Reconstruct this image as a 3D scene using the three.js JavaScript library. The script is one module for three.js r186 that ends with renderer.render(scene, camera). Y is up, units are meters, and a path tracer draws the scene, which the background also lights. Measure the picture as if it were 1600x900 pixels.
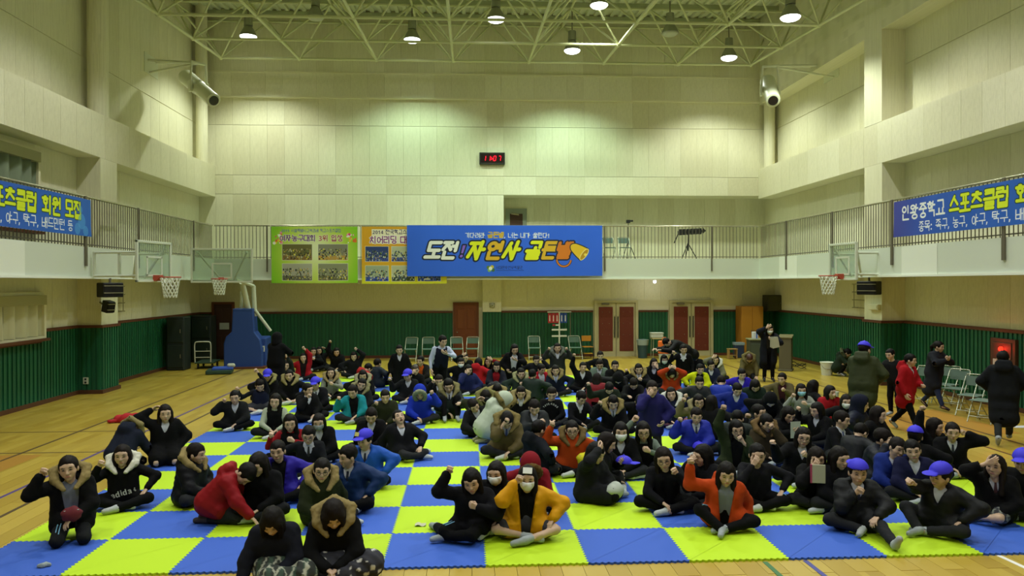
import * as THREE from 'three';
import { mergeGeometries } from 'three/addons/utils/BufferGeometryUtils.js';
import { RoundedBoxGeometry } from 'three/addons/geometries/RoundedBoxGeometry.js';
import { FontLoader } from 'three/addons/loaders/FontLoader.js';
import { TextGeometry } from 'three/addons/geometries/TextGeometry.js';

// ---------- camera, light, exposure ----------
const scene = new THREE.Scene();
const F = 1185.1, EYE = 2.749;                       // focal length in pixels of the 1600 x 900 frame, eye height in metres
const camera = new THREE.PerspectiveCamera(2 * Math.atan(450 / F) * 180 / Math.PI, 16 / 9, 0.1, 100);
camera.position.set(0, EYE, 0);
camera.rotation.set(-0.006, -0.0565, -0.0027, 'YXZ');
camera.updateMatrixWorld(true);
const renderer = new THREE.WebGLRenderer({ antialias: true });
renderer.toneMapping = THREE.LinearToneMapping;
renderer.toneMappingExposure = 1.28;
renderer.shadowMap.enabled = true;
scene.background = new THREE.Color(0, 0, 0);
const LAMP_CD = 58, CUT = 64;                        // candela (scaled) and half-angle of each high-bay lamp
const WARM = [0.92, 1, 0.86], WHITE = [0.98, 1, 0.98], GREEN = [0.70, 1, 0.78];
// ---------- helpers ----------
let rs = 12345;
const rnd = () => { rs = (Math.imul(rs, 1664525) + 1013904223) | 0; return (rs >>> 0) / 4294967296; };
const D2R = Math.PI / 180, V = (x, y, z) => new THREE.Vector3(x, y, z);
const lin = (hex) => new THREE.Color(hex);
const mats = new Map();
function M(hex, roughness = 0.7, extra = {}) {
  const key = hex + '|' + roughness + JSON.stringify(extra);
  if (!mats.has(key)) mats.set(key, new THREE.MeshStandardMaterial({ color: hex, roughness, ...extra }));
  return mats.get(key);
}
const names = {};
function numbered(n) { const k = names[n] = (names[n] ?? -1) + 1; return k ? n + '_' + String(k).padStart(3, '0') : n; }
function tag(o, label, category, group) { o.userData.label = label; o.userData.category = category; if (group) o.userData.group = group; return o; }
function thing(name, label, category, [x, y, z] = [0, 0, 0], turn = 0, group) {
  const o = new THREE.Group(); o.name = numbered(name); scene.add(o);
  o.position.set(x, y, z); o.rotation.y = turn;
  return tag(o, label, category, group);
}
function part(name, geo, mat, parent = scene, at, rot) {
  const m = new THREE.Mesh(geo, mat); m.name = parent === scene ? numbered(name) : name; m.castShadow = m.receiveShadow = true;
  if (at) m.position.set(...at);
  if (rot) m.rotation.set(...rot);
  parent.add(m); return m;
}
function structure(name, geo, mat, at, rot) { const m = part(name, geo, mat, scene, at, rot); m.userData.kind = 'structure'; return m; }
const geos = new Map();
function once(key, make) { if (!geos.has(key)) geos.set(key, make()); return geos.get(key); }
const boxG = (w, h, d) => once(`b${w},${h},${d}`, () => new THREE.BoxGeometry(w, h, d));
const rboxG = (w, h, d, r = 0.01) => once(`r${w},${h},${d},${r}`, () => new RoundedBoxGeometry(w, h, d, 2, Math.min(r, w / 2.1, h / 2.1, d / 2.1)));
const cylG = (r1, r2, h, n = 20) => once(`c${r1},${r2},${h},${n}`, () => new THREE.CylinderGeometry(r1, r2, h, n));
const box = (name, w, h, d, mat, parent, at, rot) => part(name, boxG(w, h, d), mat, parent, at, rot);
const rbox = (name, w, h, d, mat, parent, at, rot, r) => part(name, rboxG(w, h, d, r), mat, parent, at, rot);
function placed(g, at = [0, 0, 0], rot = [0, 0, 0]) { return g.clone().applyMatrix4(new THREE.Matrix4().compose(V(...at), new THREE.Quaternion().setFromEuler(new THREE.Euler(...rot)), V(1, 1, 1))); }
function barG(a, b, r, n = 8, r2 = r) {                  // a round bar from a to b
  const A = V(...a), B = V(...b), d = B.clone().sub(A), g = new THREE.CylinderGeometry(r2, r, d.length(), n);
  g.applyQuaternion(new THREE.Quaternion().setFromUnitVectors(V(0, 1, 0), d.clone().normalize()));
  const c = A.add(B).multiplyScalar(0.5); return g.translate(c.x, c.y, c.z);
}
function pathG(pts, r, n = 6, closed = false, seg = 8) {  // a bent tube through points
  return new THREE.TubeGeometry(new THREE.CatmullRomCurve3(pts.map((p) => V(...p)), closed, 'catmullrom', 0.3), pts.length * seg, r, n, closed);
}
const merge = (list) => mergeGeometries(list.map((g) => { const c = g.index ? g.toNonIndexed() : g; for (const k of Object.keys(c.attributes)) if (!['position', 'normal', 'uv'].includes(k)) c.deleteAttribute(k); return c; }));
// the ray through a pixel of the photograph, cut with one of the room's planes (axis = value)
function on(px, py, axis, value) {
  const d = V((px - 800) / F, (450 - py) / F, -1).applyQuaternion(camera.quaternion), o = camera.position;
  const t = (value - o[axis]) / d[axis]; return [o.x + d.x * t, o.y + d.y * t, o.z + d.z * t];
}
function canvasMap(w, h, paint, repeat) {
  const c = document.createElement('canvas'); c.width = w; c.height = h; paint(c.getContext('2d'), w, h);
  const t = new THREE.CanvasTexture(c); t.colorSpace = THREE.SRGBColorSpace; t.magFilter = THREE.LinearFilter;
  if (repeat) t.wrapS = t.wrapT = THREE.RepeatWrapping;
  return t;
}
// ---------- Hangul lettering drawn with strokes ----------
const LEAD = [...'ㄱㄲㄴㄷㄸㄹㅁㅂㅃㅅㅆㅇㅈㅉㅊㅋㅌㅍㅎ'], VOW = [...'ㅏㅐㅑㅒㅓㅔㅕㅖㅗㅘㅙㅚㅛㅜㅝㅞㅟㅠㅡㅢㅣ'];
const TAIL = ['', ...'ㄱㄲㄳㄴㄵㄶㄷㄹㄺㄻㄼㄽㄾㄿㅀㅁㅂㅄㅅㅆㅇㅈㅊㅋㅌㅍㅎ'];
const JAMO = { 'ㄱ': '109099', 'ㄴ': '100999', 'ㄷ': '9000 000999', 'ㄹ': '00909404 040999', 'ㅁ': '0090990900', 'ㅂ': '0009999099 90 0454 0595', 'ㅅ': '5009 5399', 'ㅇ': 'c554', 'ㅈ': '0090 5009 5399', 'ㅊ': '4060 0292 5209 5599', 'ㅋ': '009099 0594', 'ㅌ': '900009 0999 0595', 'ㅍ': '0090 0999 3039 6069', 'ㅎ': '4060 0292 c563', 'ㄲ': '004049 509099', 'ㅆ': '2009 2449 7059 7499', 'ㅄ': '0009494000 7059 7499' };
const VERT = { 'ㅏ': '3009 3484', 'ㅑ': '3009 3383 3686', 'ㅓ': '7079 7414', 'ㅕ': '7079 7313 7616', 'ㅣ': '5059', 'ㅐ': '2029 8089 2484', 'ㅔ': '4049 8089 0444', 'ㅖ': '4049 8089 0343 0646' };
JAMO['ㅂ'] = '0009 9099 0595 0999'; JAMO['ㄴ'] = '000999';
const HORZ = { 'ㅗ': '0898 5058', 'ㅛ': '0898 3038 7078', 'ㅜ': '0292 5259', 'ㅠ': '0292 3239 7279', 'ㅡ': '0595' };
const MIX = { 'ㅘ': ['ㅗ', 'ㅏ'], 'ㅙ': ['ㅗ', 'ㅐ'], 'ㅚ': ['ㅗ', 'ㅣ'], 'ㅝ': ['ㅜ', 'ㅓ'], 'ㅞ': ['ㅜ', 'ㅔ'], 'ㅟ': ['ㅜ', 'ㅣ'], 'ㅢ': ['ㅡ', 'ㅣ'] };
function syllable(ctx, ch, x, y, w, h) {
  const draw = (code, [x0, y0, x1, y1]) => {
    for (const s of code.split(' ')) {
      const q = (a, b) => [x + w * (x0 + (x1 - x0) * a / 9), y + h * (y0 + (y1 - y0) * b / 9)];
      ctx.beginPath();
      if (s[0] === 'c') { const [cx, cy] = q(+s[1], +s[2]); ctx.ellipse(cx, cy, w * (x1 - x0) * +s[3] / 9, h * (y1 - y0) * +s[3] / 9, 0, 0, 7); }
      else for (let i = 0; i < s.length; i += 2) { const p = q(+s[i], +s[i + 1]); i ? ctx.lineTo(...p) : ctx.moveTo(...p); }
      ctx.stroke();
    }
  };
  const k = ch.charCodeAt(0) - 0xac00, c = LEAD[Math.floor(k / 588)], v = VOW[Math.floor((k % 588) / 28)], t = TAIL[k % 28];
  if (VERT[v]) { draw(JAMO[c], t ? [0, 0, 0.55, 0.45] : [0, 0.08, 0.55, 0.88]); draw(VERT[v], t ? [0.6, 0, 1, 0.52] : [0.6, 0, 1, 1]); if (t) draw(JAMO[t], [0.15, 0.62, 0.88, 1]); }
  else if (HORZ[v]) { draw(JAMO[c], t ? [0.14, 0, 0.86, 0.3] : [0.12, 0, 0.88, 0.5]); draw(HORZ[v], t ? [0, 0.34, 1, 0.57] : [0, 0.56, 1, 0.98]); if (t) draw(JAMO[t], [0.14, 0.67, 0.86, 1]); }
  else { const [a, b] = MIX[v]; draw(JAMO[c], t ? [0, 0, 0.55, 0.28] : [0, 0.05, 0.55, 0.45]); draw(HORZ[a], t ? [0, 0.33, 0.62, 0.58] : [0, 0.5, 0.62, 0.88]); draw(VERT[b], t ? [0.62, 0, 1, 0.6] : [0.62, 0, 1, 1]); if (t) draw(JAMO[t], [0.15, 0.67, 0.88, 1]); }
}
// one run of text: Hangul by strokes, everything else with the canvas font; returns the width
function write(ctx, text, x, y, size, { color = '#fff', weight = 0.12, edge, edgeW = 0.1, step = 1.0, slant = 0, squash = 0.92 } = {}) {
  const pass = (style, lw) => {
    let cx = 0; ctx.save(); ctx.transform(1, 0, -slant, 1, x + slant * size, y); ctx.strokeStyle = ctx.fillStyle = style; ctx.lineWidth = lw; ctx.lineJoin = ctx.lineCap = 'round';
    for (const ch of text) {
      const code = ch.charCodeAt(0);
      if (ch === ' ') { cx += size * 0.4; continue; }
      if (code >= 0xac00 && code < 0xd7a4) { syllable(ctx, ch, cx + size * 0.06, size * 0.05, size * squash * 0.86, size * 0.9); cx += size * step * squash; }
      else { ctx.font = `bold ${size}px sans-serif`; ctx.textBaseline = 'alphabetic'; if (lw > size * weight) { ctx.lineWidth = lw - size * weight; ctx.strokeText(ch, cx, size * 0.92); } ctx.fillText(ch, cx, size * 0.92); ctx.lineWidth = lw; cx += ctx.measureText(ch).width + size * 0.04; }
    }
    ctx.restore(); return cx;
  };
  if (edge) pass(edge, size * (weight + 2 * edgeW));
  return pass(color, size * weight);
}
// ---------- the room ----------
const XL = -9.85, XR = 11.65, ZB = -28.3, PL = -9.25, PR = 11.0, Z1 = 6.0;     // wall planes; PL, PR: faces of the piers and bands
const creamHex = ['#e1debf', '#dddaba', '#e3e0c2', '#dad6b6'];
const grain = canvasMap(256, 256, (g, w, h) => {
  g.fillStyle = '#fff'; g.fillRect(0, 0, w, h);
  for (let i = 0; i < 900; i++) { const v = 225 + Math.floor(rnd() * 30); g.fillStyle = `rgba(${v},${v},${v - 6},0.5)`; g.fillRect(rnd() * w, rnd() * h, 1 + rnd() * 2, 6 + rnd() * 40); }
}, true);
const cream = creamHex.map((c) => new THREE.MeshStandardMaterial({ color: c, roughness: 0.85, map: grain }));
const plain = M('#dedab8', 0.85), fasciaM = M('#ccd3c4', 0.7), fasciaLight = M('#e2e7da', 0.7);
const greenM = M('#0d5a38', 0.6), green2 = M('#0c5234', 0.6), brown = M('#5a2f16', 0.6), baseM = M('#4c2c14', 0.6);
const steel = M('#7d7764', 0.45, { metalness: 0.4 }), shiny = M('#b9b6a2', 0.25, { metalness: 0.8 }), white = M('#d8d8c8', 0.6), black = M('#141414', 0.6), frameM = M('#bfb98f', 0.6);

// floor: a slab, boards one by one where the photograph shows them, a board pattern beyond
const boardMap = canvasMap(1024, 1024, (g, w, h) => {
  const n = 16, cols = ['#b09636', '#aa9032', '#b69d3d', '#a58a2e', '#ae9539'];
  for (let i = 0; i < n; i++) {
    let y = -Math.floor(rnd() * 300);
    while (y < h) {
      const len = 260 + rnd() * 300; g.fillStyle = cols[Math.floor(rnd() * 5)]; g.fillRect(i * w / n, y, w / n, len);
      for (let k = 0; k < 26; k++) { g.fillStyle = `rgba(110,75,20,${0.04 + rnd() * 0.08})`; g.fillRect(i * w / n + rnd() * w / n, y + rnd() * len, 1, 30 + rnd() * 120); }
      y += len; g.fillStyle = 'rgba(70,45,12,0.35)'; g.fillRect(i * w / n, y - 1, w / n, 1);
    }
    g.fillStyle = 'rgba(80,52,14,0.35)'; g.fillRect(i * w / n, 0, 1, h);
  }
}, true);
const floorM = new THREE.MeshPhysicalMaterial({ color: '#ffffff', map: boardMap, roughness: 0.38, clearcoat: 0.35, clearcoatRoughness: 0.25 });
function floorG(x0, x1, z0, z1) { // top at y = 0, uv in metres (one texture = 2.4 m)
  const g = new THREE.BoxGeometry(x1 - x0, 0.2, z1 - z0); g.translate((x0 + x1) / 2, -0.1, (z0 + z1) / 2);
  const p = g.attributes.position, uv = g.attributes.uv; for (let i = 0; i < p.count; i++) uv.setXY(i, p.getX(i) / 2.4, p.getZ(i) / 2.4); return g;
}
const ZP = -12.5;                                    // boards are built one by one in front of this line
const floor = structure('floor', floorG(-10.4, 12.2, -29.6, ZP), floorM);
const sub = box('subfloor', 22.6, 0.18, Z1 - ZP, M('#5d4a25', 0.9), floor, [0.9, -0.24, (Z1 + ZP) / 2]);
const boardMs = ['#b09636', '#aa9032', '#b69d3d', '#a58a2e', '#b2993d'].map((c) => new THREE.MeshPhysicalMaterial({ color: c, roughness: 0.38, clearcoat: 0.35, clearcoatRoughness: 0.25 }));
{
  const w = 0.215, n = Math.floor(22.4 / w);
  for (let i = 0; i < n; i++) {
    const x = -10.3 + (i + 0.5) * w, cuts = [ZP, -9.9 - (i % 3) * 0.45, -6.4 - (i % 2) * 0.6];
    for (let k = 0; k < 2; k++) { const L = cuts[k + 1] - cuts[k]; box('plank', w - 0.004, 0.04, +(L - 0.004).toFixed(3), boardMs[(i * 7 + k * 3 + (i % 4)) % 5], floor, [x, -0.02, (cuts[k] + cuts[k + 1]) / 2]); }
  }
  part('boards_behind_camera', floorG(-10.4, 12.2, -7.05, Z1).translate(0, -0.003, 0), floorM, floor).userData.kind = 'stuff';
}
// court lines: paint on the boards
function courtLine(a, b, w, hex) {
  const d = V(b[0] - a[0], 0, b[1] - a[1]), L = d.length(); const m = box('court_line', +L.toFixed(3), 0.003, w, M(hex, 0.45), floor, [(a[0] + b[0]) / 2, 0.0015, (a[1] + b[1]) / 2], [0, -Math.atan2(d.z, d.x), 0]); m.userData.label = 'painted court line'; return m;
}
const G = (px, py) => { const p = on(px, py, 'y', 0); return [p[0], p[2]]; };
courtLine([-6.05, -7], [-6.05, -26], 0.05, '#4a3a78'); courtLine([-5.55, -7], [-5.55, -26], 0.05, '#4b3a22'); courtLine([-7.3, -7], [-7.3, -26], 0.05, '#4b3a22');
courtLine([-8.2, -12.8], [-5.6, -12.8], 0.04, '#5a4a2c'); courtLine([-9.3, -14.6], [-5.6, -14.6], 0.04, '#5a4a2c');
courtLine([8.6, -7], [8.6, -26], 0.05, '#5c3a20'); courtLine([9.35, -7], [9.35, -26], 0.05, '#4b3a22');
courtLine(G(1195, 878), G(1225, 905), 0.05, '#2f6a3a'); courtLine(G(1258, 876), G(1295, 905), 0.05, '#3b3f8a'); courtLine(G(1560, 868), G(1640, 905), 0.05, '#e4e4dc');
{ const m = box('court_patch', 2.0, 0.002, 1.9, M('#a07528', 0.45), floor, [-7.9, 0.001, -11.7]); m.userData.label = 'reddish painted court area'; const m2 = box('court_patch', 2.0, 0.002, 2.6, M('#a87c2c', 0.45), floor, [9.0, 0.001, -14.5]); m2.userData.label = 'reddish painted court area'; }
{ const p = G(960, 903); box('court_patch', 0.55, 0.003, 0.12, M('#9fb9b0', 0.45), floor, [p[0], 0.0015, p[1] + 0.06]); }

// walls (solid shells) --------------------------------------------------
const YT = 13.4;
const wallBack = structure('wall_back', boxG(23.4, YT + 0.2, 0.3), plain, [0.9, YT / 2, ZB - 0.15 - 1.0]);
const wallLeft = structure('wall_left', boxG(0.3, YT + 0.2, Z1 - ZB + 1.6), plain, [XL - 0.15, YT / 2, (Z1 + ZB - 1) / 2]);
const wallRight = structure('wall_right', boxG(0.3, YT + 0.2, Z1 - ZB + 1.6), plain, [XR + 0.15, YT / 2, (Z1 + ZB - 1) / 2]);
structure('wall_front', boxG(23.4, YT + 0.2, 0.3), plain, [0.9, YT / 2, Z1 + 0.15]);
const inW = (w, W, x, y, z) => [x - W.position.x, y - W.position.y, z - W.position.z];
const wbox = (name, W, x0, x1, y0, y1, z0, z1, mat) => box(name, +(x1 - x0).toFixed(3), +(y1 - y0).toFixed(3), +(z1 - z0).toFixed(3), mat, W, inW(0, W, (x0 + x1) / 2, (y0 + y1) / 2, (z0 + z1) / 2));
// back wall: lower wall plane ZB; upper panels in front of the recess on the right
const BW = wallBack;
wbox('lower_wall', BW, XL, XR, 0, 3.0, ZB - 1.0, ZB, plain);
wbox('upper_backing', BW, XL, 1.3, 3.6, YT, ZB - 1.0, ZB - 0.06, plain);
wbox('upper_backing', BW, 1.3, XR, 6.05, YT, ZB - 1.0, ZB - 0.06, plain);
const pw = 0.62;
function backPanels(x0, x1, ys, zf) {
  const n = Math.round((x1 - x0) / pw), w = (x1 - x0) / n;
  for (let j = 0; j + 1 < ys.length; j++) for (let i = 0; i < n; i++)
    wbox('wall_panel', BW, x0 + i * w + 0.002, x0 + (i + 1) * w - 0.002, ys[j] + 0.006, ys[j + 1] - 0.006, ZB - 0.06, zf + (j === ys.length - 2 ? 0.0 : 0), cream[(i * 5 + j * 3 + ((i * i) % 3)) % 4]);
}
backPanels(XL, 1.3, [3.62, 6.05, 6.75, 8.58, 9.6], ZB);
backPanels(1.3, XR, [6.05, 6.75, 8.58, 9.6], ZB);
backPanels(XL, XR, [9.6, 10.5, YT - 0.3], ZB + 0.14);
wbox('ledge', BW, XL, XR, 9.56, 9.62, ZB - 0.05, ZB + 0.16, plain); wbox('ledge', BW, XL, XR, 10.46, 10.52, ZB, ZB + 0.17, plain);
{ const n = 17, w = (XR - 1.3) / n; for (let i = 0; i < n; i++) wbox('wall_panel', BW, 1.3 + i * w + 0.003, 1.3 + (i + 1) * w - 0.003, 3.66, 6.05, ZB - 1.0, ZB - 0.97, cream[(i * 3 + 1) % 4]); }
// lower back wall
const ribG = boxG(0.06, 1.64, 0.024);
function ribs(W, axis, a, b, c, y0 = 0.1, y1 = 1.66, pitch = 0.125) {
  const n = Math.round(Math.abs(b - a) / pitch), h = +(y1 - y0).toFixed(2);
  for (let i = 0; i < n; i++) { const t = a + (b - a) * (i + 0.5) / n; axis === 'x' ? box('slat', 0.075, h, 0.03, i % 3 ? greenM : green2, W, inW(0, W, t, (y0 + y1) / 2, c)) : box('slat', 0.03, h, 0.075, i % 3 ? greenM : green2, W, inW(0, W, c, (y0 + y1) / 2, t)); }
}
function wainscotBack(x0, x1, z = ZB) {
  wbox('wainscot', BW, x0, x1, 0, 1.66, z, z + 0.03, green2); ribs(BW, 'x', x0, x1, z + 0.04); wbox('cap_rail', BW, x0, x1, 1.66, 1.73, z, z + 0.07, brown); wbox('base_board', BW, x0, x1, 0, 0.1, z + 0.02, z + 0.07, brown);
}
const bx = (px) => on(px, 500, 'z', ZB)[0];
const D = { d1: [bx(332), bx(367)], d2: [bx(708), bx(748)], d3: [bx(928), bx(996)], d4: [bx(1045), bx(1113)] };
const pier0 = bx(754), pier1 = bx(783);
wainscotBack(XL, D.d1[0] - 0.02); wainscotBack(D.d1[1] + 0.02, D.d2[0] - 0.02); wainscotBack(pier1 + 0.01, D.d3[0] - 0.04); wainscotBack(D.d3[1] + 0.04, D.d4[0] - 0.04); wainscotBack(D.d4[1] + 0.04, XR);
wbox('pier', BW, pier0, pier1, 1.7, 2.92, ZB, ZB + 0.25, cream[2]); wbox('pier', BW, pier0, pier1, 0, 1.7, ZB, ZB + 0.22, green2); ribs(BW, 'x', pier0, pier1, ZB + 0.235);
{ const n = 34, w = (XR - XL) / n; for (let i = 0; i < n; i++) { const x0 = XL + i * w; wbox('wall_panel', BW, x0 + 0.003, x0 + w - 0.003, 2.12, 2.9, ZB, ZB + 0.015, cream[(i * 3 + (i % 2)) % 4]); } }
wbox('trim_board', BW, XL, XR, 2.06, 2.12, ZB, ZB + 0.012, plain);

// doors of the back wall
function door(n, [x0, x1], h, leaf, framed, label) {
  const d = new THREE.Group(); d.name = 'door_' + n; d.userData = { kind: 'structure', label }; d.position.set((x0 + x1) / 2, 0, ZB + 0.03); scene.add(d);
  const w = x1 - x0; return [d, w];
}
function singleDoor(n, xs, h, hex, label) {
  const [d, w] = door(n, xs, h, 0, 0, label), fm = M('#6b3a1c', 0.6), lm = M(hex, 0.55), pm = M(hex, 0.5);
  box('door_frame', 0.08, h, 0.1, fm, d, [-w / 2 + 0.04, h / 2, 0.02]); box('door_frame', 0.08, h, 0.1, fm, d, [w / 2 - 0.04, h / 2, 0.02]); box('door_frame', +(w - 0.16).toFixed(3), 0.08, 0.1, fm, d, [0, h - 0.04, 0.02]);
  box('door_leaf', +(w - 0.16).toFixed(3), +(h - 0.08).toFixed(3), 0.05, lm, d, [0, (h - 0.08) / 2, 0.01]);
  for (const s of [-1, 1]) { rbox('door_panel', w * 0.28, h * 0.36, 0.03, pm, d, [s * w * 0.19, h * 0.7, 0.04]); rbox('door_panel', w * 0.28, h * 0.36, 0.03, pm, d, [s * w * 0.19, h * 0.24, 0.04]); }
  part('door_handle', new THREE.SphereGeometry(0.03, 10, 8), shiny, d, [-w * 0.34, h * 0.46, 0.08]); return d;
}
const dd1 = singleDoor(1, D.d1, 2.1, '#3a2015', 'dark brown door beside the blue padded hoop base');
box('paper', 0.34, 0.24, 0.01, M('#a9b0a6', 0.8), dd1, [0.05, 1.22, 0.06]); 
singleDoor(2, D.d2, 2.05, '#7a3f1c', 'brown panelled door left of the pier');
function doubleDoor(n, xs, label) {
  const h = 2.1, [d, w] = door(n, xs, h, 0, 0, label), stud = once('stud', () => new THREE.SphereGeometry(0.014, 6, 5)), pad = M('#6d2c19', 0.75);
  for (const s of [-1, 1]) box('door_frame', 0.1, h, 0.12, frameM, d, [s * (w / 2 - 0.05), h / 2, 0.03]);
  box('door_frame', +(w - 0.2).toFixed(3), 0.09, 0.12, frameM, d, [0, h - 0.045, 0.03]);
  for (const s of [-1, 1]) {
    const lw = (w - 0.22) / 2, leaf = new THREE.Group(); leaf.name = 'door_leaf'; leaf.position.set(s * (lw / 2 + 0.005), 0, 0.03); d.add(leaf);
    box('leaf_board', +(lw - 0.01).toFixed(3), +(h - 0.1).toFixed(3), 0.05, frameM, leaf, [0, (h - 0.1) / 2, 0]);
    rbox('padded_panel', lw * 0.74, 1.66, 0.04, pad, leaf, [s * 0.03, 1.03, 0.03], undefined, 0.015);
    for (let i = 0; i < 2; i++) for (let k = 0; k < 4; k++) part('stud', stud, shiny, leaf, [s * 0.03 + (i - 0.5) * lw * 0.36, 0.4 + k * 0.42, 0.052]);
    part('pull_bar', barG([-s * lw * 0.42, 0.7, 0.07], [-s * lw * 0.42, 1.5, 0.07], 0.02), black, leaf);
  }
  box('door_closer', 0.28, 0.07, 0.08, steel, d, [-w * 0.25, h - 0.13, 0.1]);
}
doubleDoor(3, D.d3, 'double door with studded brown padding, nearer the middle');
doubleDoor(4, D.d4, 'double door with studded brown padding, nearer the right wall');
{ // door on the back balcony, inside the recess
  const a = on(790, 326, 'z', ZB - 0.95), b = on(823, 326, 'z', ZB - 0.95), w = b[0] - a[0], h = a[1] - 3.66;
  const d = new THREE.Group(); d.name = 'door_5'; d.userData = { kind: 'structure', label: 'grey framed door on the upper balcony behind the blue banner' }; d.position.set((a[0] + b[0]) / 2, 3.66, ZB - 0.95); scene.add(d);
  const gm = M('#8a9282', 0.6); for (const s of [-1, 1]) box('door_frame', 0.16, h, 0.1, gm, d, [s * (w / 2 - 0.08), h / 2, 0]);
  box('door_frame', w - 0.32, 0.2, 0.1, gm, d, [0, h - 0.1, 0]); box('door_leaf', w - 0.32, h - 0.2, 0.05, M('#4a3026', 0.6), d, [0, (h - 0.2) / 2, 0]); box('door_closer', 0.3, 0.06, 0.07, shiny, d, [-0.05, h - 0.22, 0.06], [0, 0, -0.15]);
}
// side walls -----------------------------------------------------------
function sideWall(W, X, P, s) {                       // s = +1: the inside lies towards +x (left wall); -1: right wall
  const o = (d) => X + s * d, sl = (name, d0, d1, y0, y1, z0, z1, m) => wbox(name, W, Math.min(o(d0), o(d1)), Math.max(o(d0), o(d1)), y0, y1, z0, z1, m);
  const depth = Math.abs(P - X), zn = -19.65, zf = -20.55;
  // pier, band at mid height
  sl('pier', 0, depth, 1.7, 5.94, zf, zn, cream[1]); sl('pier', 0, depth, 0, 1.7, zf, zn, green2);
  ribs(W, 'z', zf, zn, o(depth + 0.012)); ribs(W, 'x', Math.min(o(0), o(depth)), Math.max(o(0), o(depth)), zn + 0.012);
  sl('cap_rail', 0, depth + 0.05, 1.66, 1.73, zf - 0.05, zn + 0.05, brown); sl('base_board', 0, depth + 0.05, 0, 0.1, zf - 0.05, zn + 0.05, baseM);
  const bandPanels = (z0, z1, y0, y1, d0, d1) => { const n = Math.round((z1 - z0) / 0.7), w = (z1 - z0) / n; for (let i = 0; i < n; i++) sl('wall_panel', d0, d1, y0 + 0.004, y1 - 0.004, z0 + i * w + 0.003, z0 + (i + 1) * w - 0.003, cream[(i * 3 + (i % 3)) % 4]); };
  sl('band', 0, depth - 0.03, 5.94, 7.05, ZB, Z1, plain); bandPanels(ZB, -8, 5.94, 7.05, depth - 0.03, depth);
  bandPanels(ZB, -8, 7.05, 8.55, 0, 0.02); bandPanels(ZB, -8, 8.57, YT - 1.2, 0, 0.02);
  if (s < 0) { sl('upper_beam', 0, depth, 9.5, YT, ZB, Z1, cream[0]); sl('column', 0, depth + 0.005, 7.05, YT, zf, zn, cream[2]); }
  else for (const [z, r, y0] of [[-20.1, 0.25, 7.05], [-27.7, 0.2, 7.05]]) part('round_column', cylG(r, r, +(YT - y0).toFixed(2), 24), cream[2], W, inW(0, W, o(0.34), (YT + y0) / 2, z));
  // lower wall above and below the cap
  bandPanels(ZB, -8, 1.73, 2.9, 0, 0.015); bandPanels(ZB, -8, 3.7, 5.94, 0, 0.015);
  return sl;
}
const slL = sideWall(wallLeft, XL, PL, 1), slR = sideWall(wallRight, XR, PR, -1);
part('round_column', cylG(0.2, 0.2, YT - 7, 24), cream[2], wallRight, inW(0, wallRight, XR - 0.34, (YT + 7) / 2, -28.0));
function wainscotSide(W, X, s, z0, z1, top = 1.66, pitch = 0.125) {
  wbox('wainscot', W, Math.min(X, X + s * 0.03), Math.max(X, X + s * 0.03), 0, top, z0, z1, green2); ribs(W, 'z', z0, z1, X + s * 0.04, 0.1, top, pitch);
  wbox('cap_rail', W, Math.min(X, X + s * 0.07), Math.max(X, X + s * 0.07), top, top + 0.07, z0, z1, brown); wbox('base_board', W, Math.min(X, X + s * 0.07), Math.max(X, X + s * 0.07), 0, 0.1, z0, z1, baseM);
}
wainscotSide(wallLeft, XL, 1, ZB, -20.6); wainscotSide(wallLeft, XL, 1, -19.6, -17.95); wainscotSide(wallLeft, XL, 1, -17.95, -9.0, 1.42, 0.16);
wainscotSide(wallRight, XR, -1, ZB, -20.6); wainscotSide(wallRight, XR, -1, -19.6, -10.0, 1.66, 0.14);
// curtained windows of the left wall, one under and one above the balcony
const curtainM = M('#c9c8a4', 0.9), curtain2 = M('#7d8a70', 0.9);
function curtainG(L, h, folds) {
  const nx = folds * 6, g = new THREE.PlaneGeometry(L, h, nx, 6), p = g.attributes.position;
  for (let i = 0; i < p.count; i++) { const t = (p.getX(i) / L + 0.5) * folds * 2 * Math.PI; p.setZ(i, 0.075 * Math.sin(t) + 0.025 * Math.sin(t * 2.3 + p.getY(i))); }
  g.computeVertexNormals(); return g;
}
function windowL(n, z0, z1, y0, y1, m, label) {
  const w = new THREE.Group(); w.name = 'window_' + n; w.userData = { kind: 'structure', label }; w.position.set(XL, (y0 + y1) / 2, (z0 + z1) / 2); scene.add(w);
  const L = z1 - z0, h = y1 - y0; box('pane', 0.01, h, L, new THREE.MeshPhysicalMaterial({ color: '#8fa0a0', roughness: 0.1, transmission: 0.6 }), w, [0.025, 0, 0]);
  for (const s of [-1, 1]) { box('window_frame', 0.16, 0.08, L + 0.16, plain, w, [0.08, s * (h / 2 + 0.04), 0]); box('window_frame', 0.16, h, 0.08, plain, w, [0.08, 0, s * (L / 2 + 0.04)]); }
  part('curtain', curtainG(L, h - 0.02, Math.round(L / 0.42)), m, w, [0.1, 0, 0], [0, Math.PI / 2, 0]); box('pelmet', 0.2, 0.22, L, M('#a9a67c', 0.9), w, [0.12, h / 2 - 0.1, 0]);
  box('window_sill', 0.24, 0.06, L + 0.2, brown, w, [0.12, -h / 2 - 0.08, 0]);
}
windowL(1, -17.9, -9.5, 1.58, 2.5, curtainM, 'curtained window low in the left wall under the balcony');
windowL(2, -17.7, -9.5, 4.0, 5.72, curtain2, 'curtained window high in the left wall behind the balcony rail');
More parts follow.
